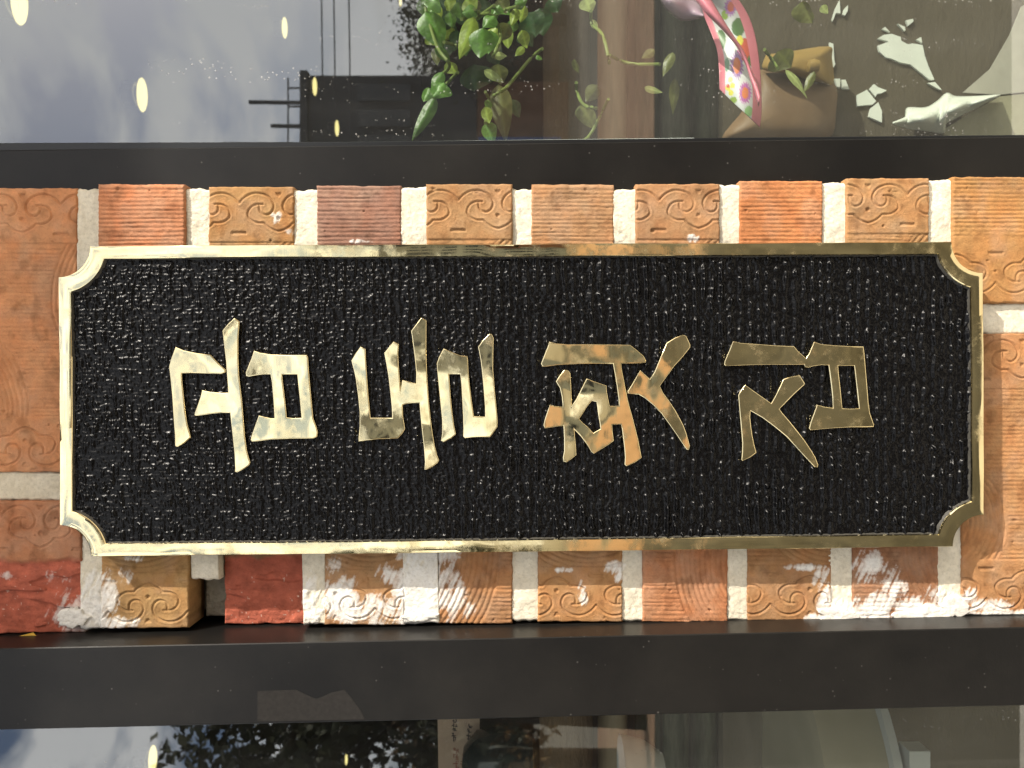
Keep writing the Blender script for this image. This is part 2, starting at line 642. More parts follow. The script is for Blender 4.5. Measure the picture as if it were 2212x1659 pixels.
def scroll(x, t, cusp):
    """height (mm) of the pressed scroll band; t = px from the long edge of the band"""
    s = np.abs((x - cusp + HALF) % (2 * HALF) - HALF)          # 0 at cusp, HALF at dot axis
    d = np.minimum(seg_dist(s, t, C1), seg_dist(s, t, C2))
    h = -0.75 * np.exp(-(d / 1.9) ** 2)
    h += 0.22 * np.exp(-((d - 4.2) / 2.2) ** 2)
    # pressed dot, small wedge and bar
    h -= 0.9 * sst(5.2, 3.4, np.hypot(s - HALF, t - 250 * K))
    h -= 0.7 * sst(1.0, -0.6, np.maximum(np.abs(s - HALF) - (11 - 1.0 * (t - 14)) * 0.55, np.abs(t - 17) - 4))
    h -= 0.8 * sst(1.0, -0.8, np.maximum(s - 15 - 0.25 * (t - 96), np.abs(t - 100) - 3.2))
    return h


def ribs(x, y, seed, amp=0.30):
    ph = (y + 5.0 * (fbm(x / 110, y / 16, seed, 3) - 0.5)) / 9.3 * 2 * np.pi
    a = amp * (0.25 + 1.3 * vnoise(x / 70, y / 9.3, seed + 5))
    return a * (np.abs(np.sin(ph / 2)) ** 0.8 * 1.5 - 1.0) + 0.45 * (fbm(x / 7, y / 5, seed + 9, 3) - 0.5)


def swirl(x, y, cx, cy, r_in, r_out, seed, step=11.0, inside=True):
    """wavy comb marks following an arc; returns (height, mask)"""
    r = np.hypot(x - cx, y - cy) + 5 * (fbm(x / 40, y / 55, seed, 2) - 0.5)
    m = sst(r_in - 1, r_in + 2, r) * sst(r_out + 1, r_out - 2, r)
    h = -1.25 + 0.85 * np.abs(np.sin(r / step * np.pi)) ** 0.6 + 0.3 * (fbm(x / 7, y / 9, seed + 3, 3) - 0.5)
    return h, m


# white plaster smeared on the lower bricks:  (cx, cy, rx, ry, strength)
SMEARS = [(196, 1330, 30, 70, 1.3), (150, 1332, 42, 32, 1.25), (195, 1250, 22, 40, 0.75), (232, 1285, 24, 70, 0.78), (262, 1240, 32, 26, 0.62),
          (292, 1205, 26, 14, 0.62), (225, 1345, 75, 16, 1.0), (120, 1250, 40, 30, 0.55), (135, 1300, 25, 40, 0.6), (8, 1245, 16, 10, 0.8),
          (672, 1300, 26, 60, 0.9), (725, 1290, 46, 45, 1.15), (760, 1325, 70, 26, 0.95), (820, 1320, 55, 38, 0.80), (850, 1240, 40, 26, 0.7), (712, 1225, 26, 30, 0.65),
          (905, 1275, 45, 95, 1.5), (965, 1285, 40, 55, 0.98), (930, 1200, 60, 22, 1.0), (1005, 1310, 30, 30, 0.72), (960, 1235, 26, 40, 0.7), (900, 1340, 50, 14, 1.3),
          (1257, 1280, 12, 26, 0.86), (1222, 1232, 24, 7, 0.8), (1330, 1226, 24, 14, 0.95), (1338, 1246, 12, 14, 0.9),
          (1742, 1226, 50, 8, 0.8), (1775, 1245, 24, 24, 0.85), (1785, 1300, 22, 40, 0.72), (1772, 1342, 34, 14, 1.1),
          (1818, 1335, 40, 34, 1.35), (1880, 1225, 45, 40, 0.72), (1900, 1322, 70, 40, 1.0), (1935, 1260, 40, 40, 0.66), (1985, 1325, 60, 32, 1.15), (2022, 1290, 26, 26, 0.85),
          (2056, 1325, 34, 36, 1.2), (2125, 1310, 55, 18, 0.82), (2160, 1328, 90, 10, 1.1), (2100, 1285, 20, 22, 0.7),
          (1497, 515, 12, 9, 0.95), (778, 521, 30, 5, 0.75), (600, 472, 24, 18, 0.52), (620, 500, 30, 14, 0.5)]


def smear(x, y):
    v = np.zeros_like(x)
    for cx, cy, rx, ry, s in SMEARS:
        d = ((x - cx) / rx) ** 2 + ((y - cy) / ry) ** 2
        v = np.maximum(v, s * np.exp(-d * 0.75))
    n1 = fbm(x / 26, y / 26, 71, 5)
    n2 = fbm((x + y * 0.45) / 5, (y - x * 0.45) / 46, 83, 3)           # trowel streaks
    n3 = fbm(x / 5, y / 5, 87, 3)
    f = v * (0.25 + 1.5 * n1) * (0.3 + 1.4 * n2) * (0.7 + 0.6 * n3)
    return sst(0.40, 0.56, f) * (0.50 + 0.48 * sst(0.45, 0.95, f))


PLASTER = np.array(lin((240, 238, 232))) * 0.93


def brick(x0, x1, y0, y1, vis, col, kind, seed, cusp=0, cusp2=None, sw=(), flip=False, ydep=0.0, split=None):
    """x0..y1 photo px rectangle of the brick face; vis = list of finely meshed y ranges"""
    col = np.array(lin(col)) * 0.68 * np.array([0.97, 1.03, 0.94])
    col = col * 0.92 + 0.08 * 1.05 * (col @ np.array([0.3, 0.59, 0.11])) * np.array([1.12, 0.98, 0.90])
    xs = np.arange(x0, x1 + 0.1, (x1 - x0) / max(8, round((x1 - x0) / 1.75)))
    ys = [y0]
    while ys[-1] < y1 - 0.5:
        y = ys[-1]
        st = 1.75 if any(a - 3 <= y <= b + 3 for a, b in vis) else 12.0
        nxt = y + st
        for a, b in vis:
            if y < a - 3 < nxt:
                nxt = a - 3
        ys.append(min(nxt, y1))
    ys = np.array(ys)
    X, Y = np.meshgrid(xs, ys)
    mm = S0 * 1000.0
    rs = np.random.RandomState(seed)
    # relief
    h = 0.35 * (fbm(X / 9, Y / 9, seed, 4) - 0.5) + 0.8 * (fbm(X / 70, Y / 70, seed + 3, 2) - 0.5)
    c = np.ones(X.shape + (3,)) * col
    tone = fbm(X / 60, Y / 60, seed + 11, 3)[..., None]
    c = c * (0.80 + 0.40 * tone)
    c = c * (1 + np.array([0.02, -0.10, -0.18]) * (fbm(X / 28, Y / 35, seed + 21, 3)[..., None] - 0.5) * 2.0)
    dust = 0.20 * sst(0.42, 0.75, fbm(X / 45, Y / 45, seed + 71, 5))[..., None]
    c = c * (1 - dust) + np.array([0.44, 0.33, 0.24]) * dust
    soot = 0.35 * sst(0.56, 0.80, fbm(X / 24, Y / 30, seed + 81, 5))[..., None]
    c = c * (1 - soot * np.array([0.8, 0.9, 1.0]))
    wear = 0.75 + 0.75 * fbm(X / 55, Y / 55, seed + 91, 2)
    B = 121.0
    if kind == 'scroll':
        t1 = Y - y0
        t2 = y1 - Y
        band1, band2 = sst(B + 2, B - 2, t1), sst(B + 2, B - 2, t2)
        mid = 1 - np.maximum(band1, band2)
        if cusp is not None:
            h += band1 * wear * scroll(X, t1, cusp)
        h += band2 * wear * scroll(X, t2, cusp if cusp2 is None else cusp2)
        h += mid * (ribs(X, Y, seed) - 0.35)
        for bb in (t1, t2):
            h -= 0.5 * np.exp(-((bb - B) / 1.6) ** 2)
        for k, (cx, cy, ri, ro) in enumerate(sw):
            hs, m = swirl(X, Y, cx, cy, ri, ro, seed + 31 + k)
            m = m * mid
            h = h * (1 - m) + hs * m
    elif kind == 'ribs':
        h += ribs(X, Y, seed, 0.36)
        for k, (cx, cy, ri, ro) in enumerate(sw):
            hs, m = swirl(X, Y, cx, cy, ri, ro, seed + 31 + k)
            h = h * (1 - m) + (hs + 0.25 * ribs(X, Y, seed)) * m
        if cusp2 is not None:
            t2 = y1 - Y
            b2 = sst(B + 24, B + 20, t2)
            h = h * (1 - b2) + b2 * (scroll(X, t2 - 8, cusp2) + 0.35 * (fbm(X / 9, Y / 9, seed, 4) - 0.5))
    elif kind == 'broken':
        raw = sst(split - 8, split + 8, Y + 26 * (fbm(X / 40, Y / 40, seed + 2, 3) - 0.5))
        t1 = Y - y0
        if cusp:
            h += (1 - raw) * scroll(X, t1 * 0.92 + 4, cusp)
        rough = -2.2 + 4.2 * (fbm(X / 85, Y / 42, seed + 6, 4) - 0.5) + 1.3 * (fbm(X / 13, Y / 11, seed + 8, 4) - 0.5)
        rough -= 1.6 * sst(0.50, 0.56, fbm(X / 120 + 3, Y / 36, seed + 16, 3))
        h = h * (1 - raw) + rough * raw
        deep = np.array(lin((186, 102, 80))) * 0.78
        cc = deep * (0.66 + 0.68 * fbm(X / 20, Y / 20, seed + 41, 4)[..., None])
        c = c * (1 - raw[..., None]) + cc * raw[..., None]
        fl = 0.7 * sst(0.90, 0.94, vnoise(X / 4.6, Y / 4.6, seed + 51)) * raw * sst(0.45, 0.6, fbm(X / 30, Y / 30, seed + 61, 2))
        c = c * (1 - fl[..., None]) + np.array([0.62, 0.5, 0.42]) * fl[..., None]
    # chips and pits
    for _ in range(5):
        px, py, pr = rs.uniform(x0, x1), rs.uniform(y0, y1), rs.uniform(1.6, 4.0)
        d = np.hypot((X - px) * rs.uniform(0.5, 1.6), Y - py) + 3 * (fbm(X / 4, Y / 4, seed + 77, 2) - 0.5)
        h -= 0.9 * sst(pr, pr * 0.4, d)
    # hairline firing crack on some
    if rs.rand() < 0.8:
        qx, qy = rs.uniform(x0 + 20, x1 - 20), rs.choice([y0 + rs.uniform(2, 30), y1 - rs.uniform(2, 30)])
        pl = [(qx, qy)]
        for _ in range(5):
            pl.append((pl[-1][0] + rs.uniform(-6, 9), pl[-1][1] + rs.uniform(-5, 5)))
        h -= 0.7 * np.exp(-(seg_dist(X, Y, pl) / 1.1) ** 2)
    # plaster smears
    sm = smear(X, Y)
    lum = 1.0 - 0.35 * np.clip((np.abs(h) - 0.2) * 1.0, 0, 1)          # less in the grooves
    sm = sm * np.clip(lum, 0.45, 1)
    c = c * (1 - sm[..., None]) + PLASTER * (0.90 + 0.1 * fbm(X / 5, Y / 5, 91, 3)[..., None]) * sm[..., None]
    h = h + sm * (0.1 + 0.5 * fbm(X / 8, Y / 8, 95, 3))
    # rounded, nibbled arris
    ed = np.minimum(np.minimum(X - x0, x1 - X), np.minimum(Y - y0, y1 - Y)) * mm
    rr = 0.7 + 1.1 * fbm(X / 14, Y / 14, seed + 14, 3)
    q = np.clip(1 - ed / rr, 0, 1)
    h -= 1.1 * rr * (1 - np.sqrt(np.clip(1 - q * q, 0, 1)))
    wx = (fbm(X / 16, Y / 16, seed + 15, 3) - 0.5) * 3.4
    wy = (fbm(X / 16, Y / 16, seed + 19, 3) - 0.5) * 3.4
    fall = np.exp(-ed / 2.0)
    Xw, Yw = X + wx * fall, Y + wy * fall
    V = np.stack([(CY - Yw) * S0, ydep - h / 1000.0, CZ + (CX - Xw) * S0], -1)
    ny, nx = X.shape
    idx = np.arange(ny * nx).reshape(ny, nx)
    quads = np.stack([idx[:-1, :-1], idx[:-1, 1:], idx[1:, 1:], idx[1:, :-1]], -1).reshape(-1, 4)
    loop = np.concatenate([idx[0, :], idx[1:, -1], idx[-1, -2::-1], idx[-2:0:-1, 0]])
    vf = V.reshape(-1, 3)
    sk = vf[loop].copy()
    sk[:, 1] = 0.026
    n0 = len(vf)
    m = len(loop)
    j = (np.arange(m) + 1) % m
    sq = np.stack([loop, n0 + np.arange(m), n0 + j, loop[j]], -1)
    cf = c.reshape(-1, 3)
    o = mesh_np('brick', np.vstack([vf, sk]), np.vstack([quads, sq]), CLAY, wall, np.clip(np.vstack([cf, cf[loop] * 0.9]), 0, 0.95))
    return o


TOP = [(375, 545)]
BOT = [(1165, 1380)]
ALL = [(375, 1380)]
# (x0, x1, ytop, ybottom) of the ten courses; even courses are long above, odd courses long below
COLS = [(-30, 165, 405, 1371), (213, 400, 398, 1357), (450, 635, 403, 1360), (683, 867, 400, 1351), (920, 1107, 397, 1349),
        (1148, 1327, 397, 1344), (1373, 1555, 397, 1344), (1598, 1778, 390, 1342), (1828, 2007, 385, 1340), (2057, 2242, 382, 1329)]
BOTX = [(-30, 175), (218, 408), (472, 658), (700, 874), (946, 1107), (1162, 1345), (1388, 1573), (1615, 1798), (1842, 2030), (2080, 2242)]
tcol = [(232, 156, 108), (216, 140, 100), (198, 143, 90), (170, 122, 106), (196, 144, 98), (200, 146, 104), (196, 142, 100), (216, 136, 84), (198, 143, 94), (202, 142, 84)]
bcol = [(206, 134, 96), (194, 146, 94), (172, 76, 52), (196, 144, 100), (192, 134, 90), (200, 142, 92), (208, 136, 94), (194, 138, 92), (180, 122, 88), (198, 138, 90)]
tcusp = [130, 0, 516, 0, 990, 0, 1423, 0, 1959, 0]
dep = [0.0008, -0.0012, 0.0, 0.0006, -0.0004, 0.0010, -0.0006, 0.0002, -0.0008, -0.0010]
for i in range(10):
    x0, x1, ya, yb = COLS[i]
    bx0, bx1 = BOTX[i]
    if i % 2 == 0:                      # long brick above, short brick below
        if i == 0:
            brick(x0, x1, ya, 1020, ALL, tcol[0], 'scroll', 101, cusp=130, cusp2=53 + 85, sw=[(330, 640, 0, 224), (-140, 880, 0, 200)], ydep=dep[0])
            brick(bx0, bx1, 1082, yb, [(1060, 1380)], bcol[0], 'broken', 102, cusp=142 + 30, split=1212, ydep=0.0)
        else:
            brick(x0, x1, ya, ya + 612, TOP, tcol[i], 'scroll', 101 + 7 * i, cusp=tcusp[i], sw=[(x1 + 90, ya + 230, 0, 165)], ydep=dep[i])
            if i == 2:
                brick(bx0, bx1, 1070, yb, BOT, (150, 110, 80), 'broken', 122, cusp=None, split=1208, ydep=0.0085)
            elif i == 4:
                brick(bx0, bx1, 1065, yb, BOT, bcol[4], 'ribs', 142, sw=[(770, 1190, 130, 312)], ydep=0.0006)
            elif i == 6:
                brick(bx0, bx1, 1065, yb, BOT, bcol[6], 'ribs', 162, sw=[(1690, 1215, 0, 236)], ydep=-0.0004)
            else:
                brick(bx0, bx1, 1062, yb, BOT, bcol[8], 'ribs', 182, sw=[(2150, 1175, 0, 206)], ydep=0.0004)
    else:                               # short brick above, long brick below
        if i == 9:
            brick(x0, x1, ya, 655, [(375, 680)], tcol[9], 'ribs', 193, cusp2=2149, ydep=dep[9])
            brick(2078, 2242, 720, yb, ALL, bcol[9], 'scroll', 194, cusp=2208 - 85, cusp2=2131, sw=[(2030, 1130, 0, 150)], ydep=0.0)
        else:
            brick(x0, x1, ya, ya + 275, TOP, tcol[i], 'ribs', 101 + 7 * i, ydep=dep[i])
            dot = {1: 321, 3: 725, 5: 1203, 7: 1666 + 85}[i]
            bs = {1: [(295, 1060, 0, 188), ], 3: [(800, 1060, 0, 186)], 5: [(1270, 1050, 0, 196)], 7: [(1800, 1070, 0, 172)]}[i]
            brick(bx0, bx1, 735, yb, BOT, bcol[i], 'scroll', 103 + 7 * i, cusp=None, cusp2=dot + 85, sw=bs, ydep=[0, -0.0006, 0, 0.0006, 0, 0, 0, 0.0008][i])


def mortar(pts_top, pts_bot, vis, seed, ydep=0.0016, col=(236, 228, 208), rough=1.0, back=0.026, name='mortar_joint'):
    """strip between (xl, xr, y) at its top end and (xl, xr, y) at its bottom end"""
    (al, ar, ay), (bl, br, by) = pts_top, pts_bot
    horiz = abs(ar - al) > 100
    nx = int(max(10, (ar - al) / 2.2))
    ys = [ay]
    while ys[-1] < by - 0.5:
        st = 2.2 if any(a - 3 <= ys[-1] <= b + 3 for a, b in vis) else 14
        nxt = ys[-1] + st
        for a, b in vis:
            if ys[-1] < a - 3 < nxt:
                nxt = a - 3
        ys.append(min(nxt, by))
    ys = np.array(ys)
    T = (ys - ay) / (by - ay)
    u = np.linspace(0, 1, nx)
    X = (al + (bl - al) * T)[:, None] * (1 - u) + (ar + (br - ar) * T)[:, None] * u
    Y = np.repeat(ys[:, None], nx, 1)
    h = 0.8 * rough * (fbm(X / 7, Y / 7, seed, 4) - 0.5) + 1.3 * (fbm(X / 45, Y / 45, seed + 2, 2) - 0.5)
    sm = smear(X, Y)
    h = h + sm * (0.3 + 1.0 * fbm(X / 12, Y / 12, 95, 3))
    # ragged ends
    e = np.minimum(Y - ay, by - Y) * S0 * 1000
    h -= 2.4 * np.clip(1 - e / 2.2, 0, 1) ** 2
    Yw = Y + (fbm(X / 13, Y * 0 + seed, seed + 5, 3) - 0.5) * 8 * np.exp(-e / 3)
    c = np.ones(X.shape + (3,)) * np.array(lin(col)) * 0.88 * (0.86 + 0.24 * fbm(X / 9, Y / 9, seed + 7, 4))[..., None]
    c = c * (1 - sm[..., None]) + PLASTER * sm[..., None]
    V = np.stack([(CY - Yw) * S0, ydep - h / 1000, CZ + (CX - X) * S0], -1)
    ny, nx = X.shape
    idx = np.arange(ny * nx).reshape(ny, nx)
    quads = np.stack([idx[:-1, :-1], idx[:-1, 1:], idx[1:, 1:], idx[1:, :-1]], -1).reshape(-1, 4)
    loop = np.concatenate([idx[0, :], idx[1:, -1], idx[-1, -2::-1], idx[-2:0:-1, 0]])
    vf = V.reshape(-1, 3)
    sk = vf[loop].copy()
    sk[:, 1] = back
    n0, m = len(vf), len(loop)
    j = (np.arange(m) + 1) % m
    sq = np.stack([loop, n0 + np.arange(m), n0 + j, loop[j]], -1)
    cf = c.reshape(-1, 3)
    return mesh_np(name, np.vstack([vf, sk]), np.vstack([quads, sq]), MORTAR, wall, np.vstack([cf, cf[loop]]))


VTB = TOP + BOT
for i in range(9):
    a, b = COLS[i], COLS[i + 1]
    ta, tb = BOTX[i], BOTX[i + 1]
    yt = min(a[2], b[2]) + rnd.uniform(4, 9)
    yb = (a[3] + b[3]) / 2 - rnd.uniform(-2, 4)
    if i == 1:                          # this joint has lost its lower end
        mortar((a[1] - 3, b[0] + 3, yt), (411, 470, 1256), VTB, 300 + i, ydep=0.002)
        mortar((424, 477, 1225), (424, 477, yb - 4), BOT, 330, ydep=0.017, col=(128, 122, 108), rough=2.6, name='old_mortar')
    else:
        mortar((a[1] - 3, b[0] + 3, yt), (ta[1] - 3, tb[0] + 3, yb), VTB, 300 + i, ydep=0.0018 if i not in (2, 3) else 0.0012)
mortar((-30, 168, 1018), (-30, 176, 1084), [(1000, 1100)], 320, ydep=0.0025, col=(222, 212, 190))
mortar((2054, 2242, 652), (2076, 2242, 723), [(640, 730)], 321, ydep=0.0025)
CORE = plain('rubble_core', (0.16, 0.15, 0.13), 0.95, 0.1, 0.3, 60, 0.003)
prism('wall_core', [(-0.160, 0.12), (0.132, 0.12), (0.132, 3.14), (-0.160, 3.14)], 0.027, 0.07, CORE, wall)


def plaster_lump(cx, cy, rx, ry, seed, hgt=2.4, ydep=-0.0005):
    """slumped white plaster bead along the lower edge of the bricks"""
    n, k = 64, 18
    V, C = [], []
    th = np.linspace(0, 2 * np.pi, n, endpoint=False)
    rad = np.linspace(1, 0, k)
    A, Q = np.meshgrid(th, rad)
    wob = 1 + 1.1 * (fbm(np.cos(A) * 2.2 + 5, np.sin(A) * 2.2 + seed, seed, 3) - 0.5)
    X = cx + rx * Q * wob * np.cos(A)
    Y = cy + ry * Q * wob * np.sin(A)
    h = 0.30 * hgt * np.sqrt(np.clip(1 - Q ** 2, 0, 1)) * (0.2 + 1.3 * fbm(X / 22, Y / 14, seed + 1, 4)) + 0.5 * (fbm(X / 9, Y / 9, seed + 4, 2) - 0.5) * (1 - Q ** 4)
    h = h - 3.0 * (Q > 0.999)
    Vv = np.stack([(CY - Y) * S0, ydep - h / 1000, CZ + (CX - X) * S0], -1).reshape(-1, 3)
    idx = np.arange(n * k).reshape(k, n)
    qd = np.stack([idx[:-1], np.roll(idx[:-1], -1, 1), np.roll(idx[1:], -1, 1), idx[1:]], -1).reshape(-1, 4)
    cc = np.ones((n * k, 3)) * PLASTER * (0.93 + 0.07 * fbm(X / 6, Y / 6, seed + 8, 3)).reshape(-1, 1)
    return mesh_np('plaster_lump', Vv, qd, MORTAR, wall, cc)


plaster_lump(160, 1334, 32, 22, 411, 3.4)
plaster_lump(908, 1332, 36, 10, 405, 1.6)
plaster_lump(1812, 1330, 40, 20, 406, 2.4)
plaster_lump(2000, 1330, 60, 20, 408, 2.4)
plaster_lump(2062, 1312, 32, 24, 409, 2.0)
YEL = plain('yellow_chip', (0.62, 0.38, 0.06), 0.6, 0.3)
ch = mesh_py('wood_chip', [P(40, 1374, -0.001), P(72, 1366, -0.001), P(79, 1374, -0.001), P(60, 1381, -0.001), P(42, 1382, -0.001),
                           P(42, 1376, 0.004), P(73, 1368, 0.004), P(78, 1375, 0.004), P(60, 1382, 0.004), P(43, 1383, 0.004)],
             [[0, 1, 2, 3, 4], [5, 9, 8, 7, 6], [0, 5, 6, 1], [1, 6, 7, 2], [2, 7, 8, 3], [3, 8, 9, 4], [4, 9, 5, 0]], YEL)
tag(ch, 'tiny yellow chip wedged under the broken red brick at lower left', 'chip')

# ------------------------------------------------------------------ the brass sign
sign = empty('wall_sign')
tag(sign, 'long brass bordered black sign with four polished brass characters', 'sign')
YF, YB = -0.016, -0.0012
YP = -0.0136                              # black ground level
QC = {'TL': (126, 532), 'TR': (2124, 522), 'BR': (2126, 1181), 'BL': (130, 1203)}


def inner_rect(w):
    """the quad inset by w px, returned as lines"""
    tl, tr, br, bl = [np.array(QC[k], float) for k in ('TL', 'TR', 'BR', 'BL')]
    pts = [tl, tr, br, bl]
    ins = []
    lines = []
    for i in range(4):
        a, b = pts[i], pts[(i + 1) % 4]
        d = (b - a) / np.linalg.norm(b - a)
        nrm = np.array([-d[1], d[0]])      # inward for y-down clockwise order
        lines.append((a + nrm * w, d))
    for i in range(4):
        (p, d), (q, e) = lines[i - 1], lines[i]
        M = np.array([d, -e]).T
        t = np.linalg.solve(M, q - p)
        ins.append(p + d * t[0])
    return ins, lines


def notched(w, r, na=18, ns=90):
    """outline: rectangle inset w with concave quarter-round corners of radius r about the outer corners"""
    ins, lines = inner_rect(w)
    cor = [np.array(QC[k], float) for k in ('TL', 'TR', 'BR', 'BL')]
    arcs = []
    for i in range(4):
        (p, d), (q, e) = lines[i - 1], lines[i]     # incoming edge, outgoing edge

        def hit(p, d, sgn):
            f = p - cor[i]
            bq, cq = np.dot(f, d), np.dot(f, f) - r * r
            t = -bq + sgn * math.sqrt(max(bq * bq - cq, 0))
            return p + d * t
        a0 = hit(p, d, -1)                # leaving the incoming edge (before the corner)
        a1 = hit(q, e, +1)
        t0 = math.atan2(*(a0 - cor[i])[::-1])
        t1 = math.atan2(*(a1 - cor[i])[::-1])
        dt = (t1 - t0 + math.pi) % (2 * math.pi) - math.pi
        arcs.append([cor[i] + r * np.array([math.cos(t0 + dt * k / na), math.sin(t0 + dt * k / na)]) for k in range(na + 1)])
    out = []
    for i in range(4):
        out += arcs[i]
        a, b = arcs[i][-1], arcs[(i + 1) % 4][0]
        for k in range(1, ns):
            out.append(a + (b - a) * k / ns)
    return np.array(out)


def wob(o, seed, amp):
    """hand-finished edge: low wobble along the outline"""
    x, y = o[:, 0], o[:, 1]
    return o + np.stack([fbm(x / 160, y / 160, seed, 2) - 0.5, fbm(x / 160 + 9, y / 160, seed + 3, 2) - 0.5], 1) * amp


SP = S(YF)


def ring(o, y):
    return np.stack([(CY - o[:, 1]) * SP, np.full(len(o), y), CZ + (CX - o[:, 0]) * SP], 1)


prof = [(0, 67, YB), (0, 67, YF + 0.0005), (0.25, 67.3, YF + 0.0002), (1.2, 68.4, YF + 0.00002), (9, 78, YF - 0.00010), (18, 89, YF - 0.00010), (25.5, 99.5, YF + 0.0000),
        (26.8, 101.2, YF + 0.0004), (27.4, 102, YF + 0.0009), (29.5, 105, YP + 0.0001), (30.5, 106.5, YP + 0.001)]
rings = []
for k, (w, r, y) in enumerate(prof):
    o = wob(notched(w, r), 501, 3.0)
    rg = ring(o, y)
    if 2 < k < 7:       # unevenly ground face
        rg[:, 1] += (fbm(o[:, 0] / 230, o[:, 1] / 230, 505, 2) - 0.5) * 0.0012
    rings.append(rg)
nr, npnt = len(rings), len(rings[0])
idx = np.arange(nr * npnt).reshape(nr, npnt)
qd = np.stack([idx[:-1], idx[1:], np.roll(idx[1:], -1, 1), np.roll(idx[:-1], -1, 1)], -1).reshape(-1, 4)
# split: brass faces / black painted inner wall
nb = npnt * 8
bo = mesh_np('border', np.vstack(rings), qd, BRASS_EDGE, sign)
WALLM = plain('worn_black_enamel', (0.05, 0.047, 0.04), 0.45, 0.4, 0.3, 500)
bo.data.materials.append(WALLM)
mi = np.zeros(len(qd), np.int32)
mi[nb:] = 1
bo.data.polygons.foreach_set('material_index', mi)
bo.data.set_sharp_from_angle(angle=math.radians(38))

# black hammered ground
st = 1.55
gx = np.arange(140, 2112, st)
gy = np.arange(538, 1192, st)
X, Y = np.meshgrid(gx, gy)
wx = X + 16 * (fbm(X / 60, Y / 90, 601, 3) - 0.5)
wy = Y + 9 * (fbm(X / 50, Y / 40, 611, 3) - 0.5)
fine = sst(1500, 500, X)                                # the weave is finer and flatter to the left
thread = np.abs(np.cos(np.pi * wx / 20)) ** 6.0 * (0.15 + 1.3 * sst(0.2, 0.8, vnoise(wx / 20, wy / 10, 621)))
bead = sst(0.40, 0.90, vnoise(wx / 5.2, wy / 7.2, 631))
cross = np.abs(np.cos(np.pi * wy / 8.6 + 1.5 * vnoise(wx / 10, wy / 30, 641))) ** 2 * sst(0.25, 0.8, vnoise(wx / 6.2, wy / 6.6, 651))
grain = fbm(wx / 3.3, wy / 4.2, 661, 2)
h = 1.0 * thread * (1 - 0.6 * fine) + 0.52 * bead + 0.42 * cross * (0.5 + 0.6 * fine) + 0.42 * grain
Yd = YP - (h - 0.6) * 0.00118 * (0.6 + 0.8 * fbm(X / 120, Y / 90, 671, 2))
Vp = np.stack([(CY - Y) * SP, Yd, CZ + (CX - X) * SP], -1).reshape(-1, 3)
ny, nx = X.shape
idx = np.arange(ny * nx).reshape(ny, nx)
qd = np.stack([idx[:-1, :-1], idx[:-1, 1:], idx[1:, 1:], idx[1:, :-1]], -1).reshape(-1, 4)
xc, yc = X[:-1, :-1].ravel(), Y[:-1, :-1].ravel()
keep = np.ones(len(xc), bool)
for k in QC:
    keep &= np.hypot(xc - QC[k][0], yc - QC[k][1]) > 99
ins, lines = inner_rect(24)
for p, d in lines:
    keep &= ((xc - p[0]) * -d[1] + (yc - p[1]) * d[0]) > 0
used = np.unique(qd[keep])
remap = -np.ones(ny * nx, np.int64)
remap[used] = np.arange(len(used))
mesh_np('ground_panel', Vp[used], remap[qd[keep]], PANEL, sign)

